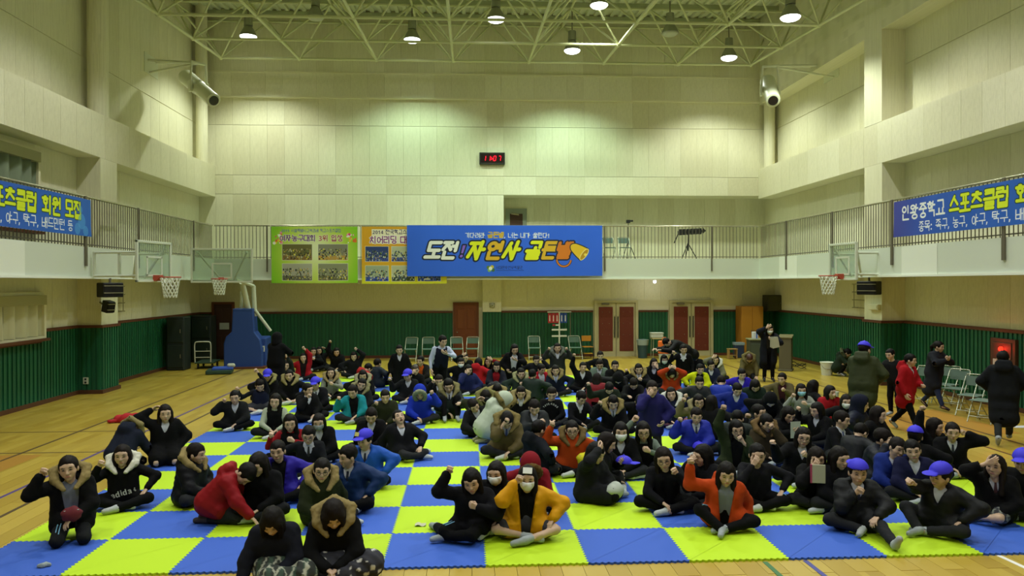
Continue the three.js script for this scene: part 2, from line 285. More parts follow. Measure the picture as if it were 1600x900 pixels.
// balcony --------------------------------------------------------------
const BL = -8.88, BR = 10.52, BZ = -27.0, YS = 2.9, YF = 3.63;
const slabs = [[XL, BL, ZB, Z1 - 4], [BR, XR, ZB, Z1 - 4], [BL, BR, ZB, BZ]];
const balcony = new THREE.Group(); balcony.name = 'balcony'; balcony.userData = { kind: 'structure', label: 'pale balcony running along three walls' }; scene.add(balcony);
slabs.forEach(([x0, x1, z0, z1]) => box('slab', x1 - x0, YF - YS, z1 - z0, fasciaM, balcony, [(x0 + x1) / 2, (YF + YS) / 2, (z0 + z1) / 2]));
for (const [x, z0, z1] of [[BL + 0.006, -15.7, -14.1], [BL + 0.006, -21.7, -20.6], [BR - 0.006, -17.9, -16.5], [BR - 0.006, -25.2, -23.8]]) box('fascia_panel', 0.012, YF - YS - 0.02, z1 - z0, fasciaLight, balcony, [x, (YF + YS) / 2, (z0 + z1) / 2]);
box('drip_edge', BR - BL, 0.05, 0.05, fasciaLight, balcony, [(BL + BR) / 2, YS + 0.01, BZ + 0.02]); for (const x of [BL + 0.02, BR - 0.02]) box('drip_edge', 0.05, 0.05, 28, fasciaLight, balcony, [x, YS + 0.01, -13]);
// railing: top rail, bottom rail, flat posts that run down the fascia, thin balusters
function railing(label, axis, c, a, b, posts, inside) {
  const r = thing('balcony_railing', label, 'railing'), P = (t, y, d = 0) => (axis === 'x' ? [t, y, c + d] : [c + d, y, t]), YR = 4.8, dark = M('#6a6455', 0.5, { metalness: 0.3 });
  part('top_rail', barG(P(a, YR), P(b, YR), 0.028, 10), shiny, r); part('bottom_rail', barG(P(a, YF + 0.06), P(b, YF + 0.06), 0.014, 6), dark, r);
  const n = Math.round(Math.abs(b - a) / 0.125), bal = once('bal', () => new THREE.CylinderGeometry(0.011, 0.011, YR - YF, 6));
  for (let i = 0; i < n; i++) part('baluster', bal, dark, r, P(a + (b - a) * (i + 0.5) / n, (YR + YF) / 2));
  for (const t of posts) { part('post', axis === 'x' ? boxG(0.05, YR - YS - 0.28, 0.03) : boxG(0.03, YR - YS - 0.28, 0.09), dark, r, P(t, (YR + YS + 0.28) / 2, inside)); }
}
railing('grey balcony railing of thin bars along the back wall', 'x', BZ - 0.06, BL, BR, [bx(418) * 27 / 28.3, bx(945) * 27 / 28.3, bx(1112) * 27 / 28.3], 0.085);
railing('grey balcony railing of thin bars along the left wall', 'z', BL - 0.06, BZ, -11.5, [-25.0, -20.9, -18.1, -12.6].map((z) => z), 0.085);
railing('grey balcony railing of thin bars along the right wall', 'z', BR + 0.06, BZ, -11.5, [-24.6, -18.3, -14.35, -21.4], -0.085);
// roof -----------------------------------------------------------------
const slope = 0.072, yb = (z) => 10.64 + slope * (-z - 27), TOP = 1.55;           // bottom chord height at depth z
{
  const n = 74, sh = new THREE.Shape(); const x0 = -10.3, w = 22.6 / n; sh.moveTo(x0, 0.25);          // corrugated deck
  for (let i = 0; i < n; i++) { const x = x0 + i * w; sh.lineTo(x, 0); sh.lineTo(x + w * 0.4, 0); sh.lineTo(x + w * 0.5, 0.07); sh.lineTo(x + w * 0.9, 0.07); }
  sh.lineTo(x0 + 22.6, 0); sh.lineTo(x0 + 22.6, 0.25);
  const g = new THREE.ExtrudeGeometry(sh, { depth: 36.5, bevelEnabled: false }); const m = structure('ceiling', g, M('#d3d8b9', 0.7), [0, yb(-29.8) + TOP + 0.42, -29.8], [Math.atan(slope), 0, 0]);
  for (let i = 0; i < 8; i++) { const z = -28.1 + i * 1.7; box('purlin', 22, 0.16, 0.08, M('#aab08c', 0.6), m, [0.9, -0.09, (z + 29.8)]); }
}
const frameMat = M('#cdd0a4', 0.5);
{
  const t = thing('space_frame', 'pale green steel tube truss spanning under the whole roof', 'roof truss'); const s = 2.69, bxs = [], strut = new Map();
  const rod = (a, b, r) => { const d = V(...b).sub(V(...a)), L = d.length(), m = part(r > 0.035 ? 'chord' : 'strut', once('rod' + r, () => new THREE.CylinderGeometry(r, r, 1, 8)), frameMat, t); m.scale.y = L; m.quaternion.setFromUnitVectors(V(0, 1, 0), d.normalize()); m.position.set((a[0] + b[0]) / 2, (a[1] + b[1]) / 2, (a[2] + b[2]) / 2); };
  const Bn = (i, j) => { const z = -27 + j * s; return [-8.61 + i * s, yb(z), z]; }, Tn = (i, j) => { const z = -28.34 + j * s; return [-9.955 + i * s + (i === 0 ? 0.25 : i === 8 ? -0.25 : 0), yb(z) + TOP, Math.max(z, ZB + 0.2)]; };
  const ball = once('node', () => new THREE.SphereGeometry(0.075, 10, 8));
  for (let j = 0; j < 4; j++) for (let i = 0; i < 8; i++) {
    const p = Bn(i, j); part('node', ball, frameMat, t, p);
    if (i < 7) rod(p, Bn(i + 1, j), 0.045); if (j < 3) rod(p, Bn(i, j + 1), 0.045);
    for (const [a, b] of [[0, 0], [1, 0], [0, 1], [1, 1]]) rod(p, Tn(i + a, j + b), 0.032);
  }
  for (let j = 0; j < 5; j++) for (let i = 0; i < 9; i++) { const p = Tn(i, j); if (i < 8) rod(p, Tn(i + 1, j), 0.04); if (j < 4) rod(p, Tn(i, j + 1), 0.04); }
}
// high-bay lamps ---------------------------------------------------------
const dish = once('dish', () => new THREE.LatheGeometry([[0.06, 0.3], [0.1, 0.28], [0.17, 0.16], [0.235, 0.02], [0.24, 0], [0.225, 0.0], [0.16, 0.15], [0.09, 0.26]].map((p) => new THREE.Vector2(...p)), 28));
function lamp(x, z, color, label, y = 10.62, k = 1, grp = 'round lamps under the roof') {
  const t = thing('high_bay_lamp', label, 'ceiling lamp', [x, y, z], 0, grp); t.scale.set(1.2, 1.2, 1.2); const al = M('#9a9c8a', 0.4, { metalness: 0.6 });
  part('housing', cylG(0.11, 0.12, 0.26, 18), al, t, [0, 0.42, 0]); part('reflector', dish, al, t); part('stem', barG([0, 0.55, 0], [0, (yb(z) + TOP - y + 0.1) / 1.2, 0], 0.018), steel, t);
  const on_ = color != null;
  part('lens', once('bulge', () => new THREE.SphereGeometry(0.225, 28, 8, 0, 7, Math.PI / 2, Math.PI / 2).scale(1, 0.4, 1)), on_ ? new THREE.MeshStandardMaterial({ color: '#fff', emissive: new THREE.Color(...(color)).lerp(new THREE.Color(1, 1, 1), 0.75), emissiveIntensity: 6, roughness: 0.5 }) : M('#b8bba8', 0.3), t, [0, 0.0, 0]);
  if (on_) { const l = new THREE.SpotLight(new THREE.Color(...color), LAMP_CD * k, 0, CUT * D2R, 0.34, 2); l.castShadow = true; l.shadow.radius = 6; l.position.set(x, y - 0.14, z); l.target.position.set(x, 0, z); scene.add(l, l.target); }
}
const lampAt = (px, py, z) => on(px, py + 5, 'z', z), hang = (px, py, z, c, label) => { const p = lampAt(px, py, z); lamp(p[0], p[2], c, label, p[1]); };
hang(388, 52, -25.9, WARM, 'lit round lamp nearest the left wall'); hang(644, 57, -25.9, GREEN, 'lit round lamp above the digital clock and left of it');
hang(775, 25, -23.4, WARM, 'lit round lamp in the second row above the clock'); hang(894, 74, -25.9, GREEN, 'lit round lamp near the back wall, right of the clock');
hang(936, 3, -23.4, WARM, 'lit round lamp cut by the top edge of the photo'); hang(1139, 85, -25.9, WARM, 'lit round lamp near the back wall, furthest right there'); hang(1235, 22, -20.8, WARM, 'lit round lamp nearest the right wall');
hang(493, 22, -25.0, null, 'unlit round lamp between the two leftmost lit lamps'); hang(1047, 47, -25.0, null, 'unlit round lamp in the right half under the truss');
for (const [z, xs] of [[-17.2, [-6.2, -1.4, 3.6, 8.4]], [-12.2, [-6.2, -1.4, 3.6, 8.4]], [-7, [-6.2, -1.4, 3.6, 8.4]], [-1.5, [-4, 5]]]) for (const x of xs) lamp(x, z, WHITE, 'lit round lamp under the roof in front of the photo frame', yb(z) + 0.5, 0.75, 'round lamps in front of the photo frame');
// ---------- foam mats: one puzzle floor, every tile a part ----------
const MX = -4.8486, MZ = -7.3282, MT = 0.022;
{
  const t = thing('foam_mat_floor', 'puzzle mat floor of blue and yellow foam tiles under the seated students', 'foam mat');
  const N = 16, A = 0.011, edge = []; // the same wave on opposite sides, so that neighbours interlock
  const wave = (u) => { const p = ((u * N) % 1 + 1) % 1; return A * Math.max(-1, Math.min(1, 2.2 * Math.sin(2 * Math.PI * p))); };
  const K = N * 6, g0 = 0.0015;
  for (let i = 0; i < K; i++) edge.push([i / K, wave(i / K) + g0]);
  for (let i = 0; i < K; i++) edge.push([1 + wave(i / K) - g0, i / K]);
  for (let i = K; i > 0; i--) edge.push([i / K, 1 + wave(i / K) - g0]);
  for (let i = K; i > 0; i--) edge.push([wave(i / K) + g0, i / K]);
  const sh = (step) => { const q = edge.filter((_, i) => i % step === 0), s = new THREE.Shape(q.map(([x, y]) => new THREE.Vector2(x - 0.5, y - 0.5))); return new THREE.ExtrudeGeometry(s, { depth: MT, bevelEnabled: false }).rotateX(-Math.PI / 2); };
  const near = sh(1), far = sh(4);
  const tone = (hex) => [0, 1, 2].map((k) => new THREE.MeshStandardMaterial({ color: new THREE.Color(hex).multiplyScalar(0.95 + k * 0.04), roughness: 0.75 }));
  const yel = tone('#acd000'), blu = tone('#2b57b8');
  for (let r = 0; r < 15; r++) for (let k = 0; k < 12; k++) part('foam_tile', r < 6 ? near : far, ((k - 5 + r) % 2 ? blu : yel)[(k * 2 + r * 5) % 3], t, [MX + k + 0.5, 0, MZ - r - 0.5]);
}
// ---------- banners hung on the railings ----------
function clothG(w, h, amp, nx = 40, ny = 14, seed = 0) {
  const g = new THREE.BoxGeometry(w, h, 0.006, nx, ny, 1), p = g.attributes.position;
  for (let i = 0; i < p.count; i++) { const x = p.getX(i), y = p.getY(i); p.setZ(i, p.getZ(i) + amp * (Math.sin(x * 2.1 + seed + y * 1.3) * 0.6 + Math.sin(x * 5.3 - y * 3.1 + seed * 2) * 0.3 + Math.sin((x + y) * 9 + seed) * 0.12)); p.setY(i, y - (1 - Math.abs(2 * x / w) ** 2) * amp * 0.5 * (0.5 - y / h)); }
  g.computeVertexNormals(); return g;
}
function banner(name, label, map, w, h, at, ry, amp = 0.03, seed = 0, group) {
  const t = thing(name, label, 'banner', at, ry, group), side = M('#d8d8d0', 0.8), face = new THREE.MeshStandardMaterial({ map, roughness: 0.6 });
  const g = clothG(w, h, amp, 40, 14, seed); const m = new THREE.Mesh(g, [side, side, side, side, face, side]); m.name = 'cloth'; m.castShadow = m.receiveShadow = true; t.add(m);
  for (const s of [-1, 1]) for (const v of [-1, 1]) part('tie_cord', barG([s * w / 2, v * h / 2, 0], [s * (w / 2 + 0.05), v * (h / 2 + 0.03), -0.05], 0.006, 5), white, t);
  return t;
}
const speck = (g, x, y, w, h, pal, n) => { for (let i = 0; i < n; i++) { g.fillStyle = pal[Math.floor(rnd() * pal.length)]; const s = h * (0.03 + rnd() * 0.09); g.fillRect(x + rnd() * (w - s), y + h * 0.25 + rnd() * (h * 0.75 - s), s * 0.7, s); } };
const photoPrint = (g, x, y, w, h, pal, top, floorC) => { g.fillStyle = '#e8ead8'; g.fillRect(x - 4, y - 4, w + 8, h + 8); g.fillStyle = top; g.fillRect(x, y, w, h); g.fillStyle = floorC; g.fillRect(x, y + h * 0.72, w, h * 0.28); speck(g, x, y, w, h, pal, 150); };
const mainMap = canvasMap(2048, 536, (g, w, h) => {
  g.fillStyle = '#2c66ea'; g.fillRect(0, 0, w, h);
  const s1 = 58; let x = 600; x += write(g, '기다려라 ', x, 76, s1, { color: '#eef2f0', weight: 0.11 }); x += write(g, '골든벨', x, 70, s1 * 1.08, { color: '#c9a32a', weight: 0.14, edge: '#e9e2b0', edgeW: 0.02 }); write(g, ', 너는 내가 울린다!', x, 76, s1, { color: '#eef2f0', weight: 0.11 });
  const big = (t, px, c, sz = 158, st = 0.98) => write(g, t, px, 165 + (196 - sz) * 0.5, sz, { color: c, weight: 0.2, edge: '#14203a', edgeW: 0.085, slant: 0.28, step: st });
  big('도전', 170, '#f0f2ee', 180, 1.0); big('!', 530, '#8a63d8', 176);
  big('자', 610, '#e6ee1e', 196); big('연', 800, '#e0b32a', 188); big('사', 980, '#e6ee1e', 196); big('골', 1215, '#e6ee1e', 186); big('든', 1385, '#e0b32a', 178); big('벨', 1545, '#d77a1e', 172);
  g.lineWidth = 26; g.strokeStyle = '#14203a'; g.beginPath(); g.arc(1640, 360, 74, 0.1, Math.PI, false); g.stroke(); g.lineWidth = 16; g.strokeStyle = '#d77a1e'; g.beginPath(); g.arc(1640, 360, 74, 0.1, Math.PI, false); g.stroke();
  g.save(); g.translate(1790, 262); g.rotate(-0.95); g.beginPath(); g.moveTo(-70, 80); g.quadraticCurveTo(-62, 0, -40, -60); g.quadraticCurveTo(0, -120, 40, -60); g.quadraticCurveTo(62, 0, 70, 80); g.closePath(); g.fillStyle = '#e8c22c'; g.lineWidth = 20; g.strokeStyle = '#1d2a30'; g.stroke(); g.fill();
  g.beginPath(); g.ellipse(0, 80, 70, 26, 0, 0, 7); g.fillStyle = '#b98f1c'; g.fill(); g.lineWidth = 8; g.strokeStyle = '#f4e48a'; g.stroke(); g.beginPath(); g.arc(6, 92, 16, 0, 7); g.fillStyle = '#f0d960'; g.fill(); g.restore();
  for (const [dx, dy, c] of [[-22, -8, '#5a7d2a'], [16, -14, '#c8b83a'], [-12, 20, '#7fae62'], [26, 18, '#3d6b4a'], [0, 2, '#e8eedc']]) { g.fillStyle = c; g.beginPath(); g.arc(868 + dx, 452 + dy, 19, 0, 7); g.fill(); }
  write(g, '서대문자연사박물관', 925, 428, 34, { color: '#132a6e', weight: 0.1 }); g.fillStyle = '#132a6e'; g.fillRect(925, 472, 292, 4);
});
{
  const a = on(636, 352, 'z', BZ + 0.1), b = on(941, 431, 'z', BZ + 0.1), w = b[0] - a[0], h = a[1] - b[1];
  banner('quiz_banner', 'wide blue banner with large yellow and white Korean lettering and a golden bell', mainMap, w, h, [(a[0] + b[0]) / 2, (a[1] + b[1]) / 2, BZ + 0.12], 0, 0.012, 1);
  const gmap = canvasMap(1024, 664, (g, W, H) => {
    const gr = g.createRadialGradient(W / 2, H * 0.4, 60, W / 2, H / 2, W * 0.6); gr.addColorStop(0, '#eef4c8'); gr.addColorStop(0.5, '#c8e25a'); gr.addColorStop(1, '#7fce16'); g.fillStyle = gr; g.fillRect(0, 0, W, H);
    for (let i = 0; i < 40; i++) { g.fillStyle = ['#e8762a', '#e84a8a', '#f2d33a', '#f6a0c8', '#fff'][i % 5]; const s = i % 2; g.beginPath(); g.arc(s ? W - 20 - rnd() * 110 : 15 + rnd() * 120, 60 + rnd() * 150, 6 + rnd() * 13, 0, 7); g.fill(); }
    write(g, '2015 서울특별시교육감배 학교스포츠클럽', 118, 26, 42, { color: '#5f74b8', weight: 0.1, step: 0.93 });
    let x = 96; x += write(g, '여자농구대회 ', x, 96, 78, { color: '#6a3f86', weight: 0.13, edge: '#f4f0e4', edgeW: 0.06 }); x += write(g, '3위 ', x, 96, 78, { color: '#b05a3a', weight: 0.13, edge: '#f4f0e4', edgeW: 0.06 }); write(g, '입상', x, 96, 78, { color: '#a34a5a', weight: 0.13, edge: '#f4f0e4', edgeW: 0.06 });
    const P = ['#3a3a30', '#8a8a6a', '#c8c8a8', '#20242a', '#b9a06a', '#6a7a4a', '#e2d84a'];
    photoPrint(g, 130, 208, 350, 185, P, '#6f6a3a', '#8a6a3a'); photoPrint(g, 556, 208, 350, 185, P, '#8a8a78', '#c29a4a'); photoPrint(g, 130, 436, 350, 195, P, '#b0b0a0', '#6a6a58'); photoPrint(g, 556, 436, 350, 195, P, '#8f9276', '#6a6a48');
  });
  const c = on(424, 354, 'z', BZ + 0.07), d = on(559, 442, 'z', BZ + 0.07);
  banner('award_banner', 'lime green banner with four photographs and purple Korean lettering', gmap, d[0] - c[0], c[1] - d[1], [(c[0] + d[0]) / 2, (c[1] + d[1]) / 2, BZ + 0.08], 0, 0.016, 3);
  const ymap = canvasMap(1024, 664, (g, W, H) => {
    g.fillStyle = '#dfa41c'; g.fillRect(0, 0, W, H); const gr = g.createLinearGradient(0, H * 0.6, 0, H); gr.addColorStop(0, 'rgba(220,215,40,0)'); gr.addColorStop(1, '#d6dd2a'); g.fillStyle = gr; g.fillRect(0, 0, W, H); g.fillStyle = '#f2ead0'; g.fillRect(120, 30, 900, 170);
    write(g, '2014 전국학교스포츠클럽', 130, 34, 56, { color: '#3a2a5a', weight: 0.12 }); write(g, '치어리딩 대회 입상', 96, 108, 90, { color: '#8a2f7a', weight: 0.14, edge: '#fff', edgeW: 0.06 });
    const P = ['#2a3a2a', '#5a7a5a', '#c8d0b8', '#20242a', '#4a5a9a', '#d0b86a'];
    [[45, '#2a3f7a'], [360, '#b9c0a0'], [675, '#4a6a9a']].forEach(([x, t]) => { photoPrint(g, x, 232, 275, 172, P, t, '#3a4a9a'); photoPrint(g, x, 455, 275, 178, P, t === '#2a3f7a' ? '#9fae94' : t, x === 360 ? '#3a4a30' : '#2a4ab0'); });
  });
  const e = on(565, 354, 'z', BZ + 0.06), f = on(698, 443, 'z', BZ + 0.06);
  banner('award_banner', 'orange yellow banner with photographs, partly behind the blue quiz banner', ymap, f[0] - e[0], e[1] - f[1], [(e[0] + f[0]) / 2, (e[1] + f[1]) / 2, BZ + 0.05], 0, 0.012, 5);
}
function clubMap(left) {
  return canvasMap(2048, 290, (g, W, H) => {
    const gr = g.createLinearGradient(0, 0, W, 0); gr.addColorStop(0, left ? '#1e58b8' : '#3a3f9a'); gr.addColorStop(0.25, '#2357bd'); gr.addColorStop(1, '#1a62c4'); g.fillStyle = gr; g.fillRect(0, 0, W, H);
    let x = 110; x += write(g, '인왕중학교 ', x, 44, 118, { color: '#e8ecea', weight: 0.13 }); x += write(g, '스포츠클럽 ', x, 34, 132, { color: '#d8ea1a', weight: 0.16, edge: '#143a20', edgeW: 0.05 }); write(g, '회원 모집', x, 34, 132, { color: '#d8ea1a', weight: 0.16, edge: '#143a20', edgeW: 0.05 });
    write(g, '종목: 족구, 농구, 야구, 탁구, 배드민턴 등', 330, 186, 80, { color: '#e6eaf0', weight: 0.1 });
    if (left) { g.fillStyle = 'rgba(90,170,230,0.55)'; for (const [a, b, r] of [[1880, 90, 30], [1900, 180, 60], [1830, 240, 45], [1960, 250, 40]]) { g.beginPath(); g.arc(a, b, r, 0, 7); g.fill(); } }
  });
}
{
  const a = on(1397, 316, 'x', BR - 0.06), b = on(1397, 371, 'x', BR - 0.06), h = a[1] - b[1], w = h * 7.2;
  banner('club_banner', 'blue club banner with white and yellow lettering on the right railing', clubMap(false), w, h, [BR - 0.055, (a[1] + b[1]) / 2, a[2] + w / 2], -Math.PI / 2, 0.02, 2);
  const c = on(143, 313, 'x', BL + 0.06), d = on(143, 370, 'x', BL + 0.06), h2 = c[1] - d[1], w2 = h2 * 7.2;
  banner('club_banner', 'blue club banner with yellow lettering on the left railing', clubMap(true), w2, h2, [BL + 0.055, (c[1] + d[1]) / 2, c[2] + w2 / 2], Math.PI / 2, 0.02, 4);
}
// ---------- digital clock ----------
{
  const a = on(749, 238, 'z', ZB + 0.1), b = on(789, 257, 'z', ZB + 0.1), w = b[0] - a[0], h = a[1] - b[1];
  const t = thing('digital_clock', 'black digital wall clock with red figures reading 11:07', 'clock', [(a[0] + b[0]) / 2, (a[1] + b[1]) / 2, ZB + 0.06]);
  rbox('case', w, h, 0.09, M('#1d2418', 0.5), t, [0, 0, 0], undefined, 0.015); box('display', w * 0.9, h * 0.74, 0.01, M('#140806', 0.3), t, [0, 0.01, 0.046]);
  const red = new THREE.MeshStandardMaterial({ color: '#300', emissive: '#ff1230', emissiveIntensity: 1.6 }), s = h * 0.2, sw = s * 0.3;
  const seg = { a: [0, 2, 1], b: [1, 1, 0], c: [1, -1, 0], d: [0, -2, 1], e: [-1, -1, 0], f: [-1, 1, 0], g: [0, 0, 1] };
  [['bc', -0.3], ['bc', -0.12], ['abcdef', 0.1], ['abc', 0.29]].forEach(([on_, x]) => { const gs = [...on_].map((k) => placed(new THREE.BoxGeometry(seg[k][2] ? s * 0.72 : sw, seg[k][2] ? sw : s * 0.86, 0.012), [x * w + seg[k][0] * s * 0.46 + seg[k][1] * s * 0.08, seg[k][1] * s * 0.5 + (seg[k][2] ? 0 : 0), 0.056])); part('digit', merge(gs), red, t); });
  for (const y of [-0.35, 0.35]) box('colon_dot', sw, sw, 0.012, red, t, [-0.03 * w + y * s * 0.1, y * s, 0.056]);
  const l = new THREE.PointLight('#ff2030', 0.15, 0, 2); l.position.set(t.position.x, t.position.y, ZB + 0.2); scene.add(l);
}
// ---------- wall spotlights (white follow-spot cylinders on brackets) ----------
function followSpot(label, wallX, s, lens, tail) {
  const t = thing('stage_spotlight', label, 'spotlight', [0, 0, 0], 0, 'white spotlights high on the side walls'), wm = M('#d9dcc2', 0.45), L = V(...lens), T = V(...tail), d = T.clone().sub(L), n = d.length(), u = d.clone().normalize();
  const q = new THREE.Quaternion().setFromUnitVectors(V(0, 1, 0), u);
  const bodyG = new THREE.LatheGeometry([[0.0, 0.0], [0.15, 0], [0.2, 0.0], [0.215, 0.02], [0.215, n * 0.45], [0.2, n * 0.47], [0.235, n * 0.5], [0.24, n * 0.93], [0.2, n * 0.98], [0, n]].map((p) => new THREE.Vector2(...p)), 28); bodyG.applyQuaternion(q).translate(...lens);
  part('barrel', bodyG, wm, t); const lg = new THREE.CylinderGeometry(0.145, 0.145, 0.03, 24); lg.applyQuaternion(q).translate(...L.clone().addScaledVector(u, -0.01).toArray()); part('lens', lg, M('#14161c', 0.15), t);
  const mid = L.clone().addScaledVector(u, n * 0.5), top = mid.clone().add(V(0, 0.75, 0));
  const side = V(0, 1, 0).cross(u).normalize();
  for (const k of [-1, 1]) part('yoke_arm', barG(mid.clone().addScaledVector(side, 0.27 * k).toArray(), top.clone().addScaledVector(side, 0.22 * k).toArray(), 0.035), wm, t);
  part('yoke_bar', barG(top.clone().addScaledVector(side, -0.24).toArray(), top.clone().addScaledVector(side, 0.24).toArray(), 0.04), wm, t);
  part('arm', barG(top.toArray(), [wallX + s * 0.02, top.y + 0.1, top.z - 0.1], 0.045), wm, t); part('arm', barG(top.toArray(), [wallX + s * 0.02, top.y - 0.25, top.z - 0.2], 0.035), wm, t); part('arm', barG(top.toArray(), [wallX + s * 0.02, top.y + 0.2, top.z - 0.7], 0.03), wm, t);
  box('wall_plate', 0.04, 0.6, 1.0, wm, t, [wallX + s * 0.02, top.y, top.z - 0.35]);
  const clip = new THREE.BoxGeometry(0.06, 0.34, 0.16); for (const k of [-1, 1]) { const g = clip.clone(); g.applyQuaternion(new THREE.Quaternion().setFromRotationMatrix(new THREE.Matrix4().makeBasis(side, V(0, 1, 0), side.clone().cross(V(0, 1, 0))))).translate(...mid.clone().addScaledVector(side, 0.27 * k).toArray()); part('clamp', g, wm, t); }
  return t;
}
followSpot('white spotlight cylinder on a bracket high on the left wall', XL, 1, on(334, 157, 'z', -23.2), on(288, 118, 'z', -24.4));
followSpot('white spotlight cylinder on a bracket high on the right wall', XR, -1, on(1208, 157, 'z', -22.6), on(1199, 126, 'z', -24.2));
// ---------- basketball hoops ----------
const hoopW = M('#ccd2bf', 0.5), ringM = M('#b04a34', 0.5), netM = M('#d8dccb', 0.8);
function netG(r0, r1, h) {
  const gs = [], n = 12, rows = 6, P = (i, j) => { const a = i / n * 2 * Math.PI, t = j / rows, r = r0 + (r1 - r0) * Math.pow(t, 0.7); return [r * Math.cos(a), -h * t, r * Math.sin(a)]; };
  for (let j = 0; j < rows; j++) for (let i = 0; i < n; i++) { const k = j % 2 ? 0.5 : 0; gs.push(barG(P(i + k, j), P(i + k + 0.5, j + 1), 0.011, 4), barG(P(i + k, j), P(i + k - 0.5, j + 1), 0.011, 4)); }
  return merge(gs);
}
// the board faces local +z; its lower middle lies at the origin
function hoopHead(t, w, h, rod) {
  const glass = new THREE.MeshPhysicalMaterial({ color: '#dfe8dc', roughness: 0.05, transmission: 0.85, thickness: 0, ior: 1.2 });
  box('glass_board', w - 0.1, h - 0.1, 0.015, glass, t, [0, h / 2, 0]);
  for (const s of [-1, 1]) { rbox('board_frame', 0.06, h, 0.06, hoopW, t, [s * (w / 2 - 0.03), h / 2, 0]); rbox('board_frame', w, 0.06, 0.06, hoopW, t, [0, h / 2 + s * (h / 2 - 0.03), 0]); }
  for (const s of [-1, 1]) { box('target_line', 0.05, 0.46, 0.012, hoopW, t, [s * 0.28, 0.38, 0.012]); box('target_line', 0.61, 0.05, 0.012, hoopW, t, [0, 0.38 + s * 0.22, 0.012]); }
  part('ring', new THREE.TorusGeometry(0.235, 0.014, 8, 28).rotateX(Math.PI / 2).translate(0, 0.12, 0.42), ringM, t); box('ring_bracket', 0.14, 0.14, 0.18, ringM, t, [0, 0.1, 0.1]); part('ring_bracket', merge([barG([0.06, 0.04, 0.1], [0.13, 0.11, 0.24], 0.014, 6), barG([-0.06, 0.04, 0.1], [-0.13, 0.11, 0.24], 0.014, 6)]), ringM, t);
  part('net', netG(0.225, 0.14, 0.48).translate(0, 0.11, 0.42), netM, t);
  for (const s of [-1, 1]) part('brace', barG([s * w * 0.4, h * 0.9, -0.05], [s * 0.2, 0.1, -rod], 0.03), hoopW, t);
}
{ // wall hoop on the left: folding frame reaching from the balcony fascia
  const p = on(241, 441, 'z', -18.6), t = thing('basketball_hoop', 'glass basketball hoop folded out from the left balcony front', 'basketball hoop', [p[0], p[1], p[2]], 0.62, 'basketball hoops'); hoopHead(t, 1.35, 0.98, 0.4);
  t.rotation.y = 1.36; 
  box('side_frame', 0.05, 0.55, 0.05, hoopW, t, [-0.5, 0.42, -0.55]); for (const y of [0.15, 0.7]) part('side_frame', barG([-0.55, y, -0.05], [-0.5, y, -1.2], 0.03), hoopW, t); for (const y of [0.15, 0.7]) part('side_frame', barG([0.5, y, -0.05], [0.5, y, -1.25], 0.03), hoopW, t); box('side_frame', 0.05, 0.6, 0.05, hoopW, t, [-0.5, 0.42, -1.2]);
}
{
  const p = on(1317, 438, 'z', -19.4), t = thing('basketball_hoop', 'glass basketball hoop folded out from the right balcony front', 'basketball hoop', p, -1.45, 'basketball hoops'); hoopHead(t, 1.2, 0.98, 0.4);
  for (const y of [0.15, 0.7]) for (const s of [-1, 1]) part('side_frame', barG([s * 0.5, y, -0.05], [s * 0.5, y, -1.0], 0.03), hoopW, t); for (const s of [-1, 1]) box('side_frame', 0.05, 0.6, 0.05, hoopW, t, [s * 0.5, 0.42, -1.0]);
}
{ // the portable hoop with its padded blue base
  const z = -24.2, p = on(347, 442, 'z', z), t = thing('basketball_hoop', 'portable basketball hoop on a blue padded base by the dark door', 'basketball hoop', [p[0], p[1], z], 0.12, 'basketball hoops'); hoopHead(t, 1.85, 1.08, 0.9);
  const q = on(390, 572, 'z', z - 1.1), bx0 = q[0] - p[0], by = -p[1];
  part('arm', barG([0.5, 0.0, -0.6], [bx0 + 0.1, -0.95, -1.1], 0.09), hoopW, t); part('arm', barG([bx0 - 0.1, -0.3, -1.0], [bx0 - 0.15, -1.0, -1.1], 0.05), hoopW, t); part('mast', barG([bx0 + 0.25, -0.1, -1.1], [bx0 + 0.28, -1.1, -1.2], 0.07), hoopW, t); part('mast', barG([bx0 + 0.3, -0.9, -1.1], [bx0 + 0.75, -1.6, -1.35], 0.05), hoopW, t); part('arm', barG([0.4, 0.1, -0.08], [bx0 + 0.25, -0.1, -1.1], 0.05), hoopW, t);
  const sh = new THREE.Shape([[-0.56, 0], [0.56, 0], [0.56, 0.5], [0.5, 0.85], [0.32, 1.12], [0.28, 1.85], [-0.28, 1.85], [-0.32, 1.12], [-0.5, 0.95], [-0.56, 0.75]].map((a) => new THREE.Vector2(...a)));
  const pad = M('#1b3f86', 0.65); part('padded_base', new THREE.ExtrudeGeometry(sh, { depth: 0.7, bevelEnabled: true, bevelSize: 0.04, bevelThickness: 0.04, bevelSegments: 3 }), pad, t, [bx0 - 0.05, by + 0.06, -1.6]);
  rbox('padded_side', 0.4, 0.95, 1.1, pad, t, [bx0 + 0.45, by + 0.5, -1.7], undefined, 0.05); box('base_frame', 1.3, 0.06, 1.6, M('#5a2d1a', 0.6), t, [bx0, by + 0.031, -1.5]);
  const lm = M('#d8dccb', 0.7); for (const [dx, dy, w, h] of [[0, 0.09, 0.14, 0.035], [0.055, 0.03, 0.035, 0.13], [0, -0.06, 0.14, 0.035]]) box('printed_mark', w, h, 0.012, lm, t, [bx0 + 0.52 + dx, by + 0.6 + dy, -1.142]);
}
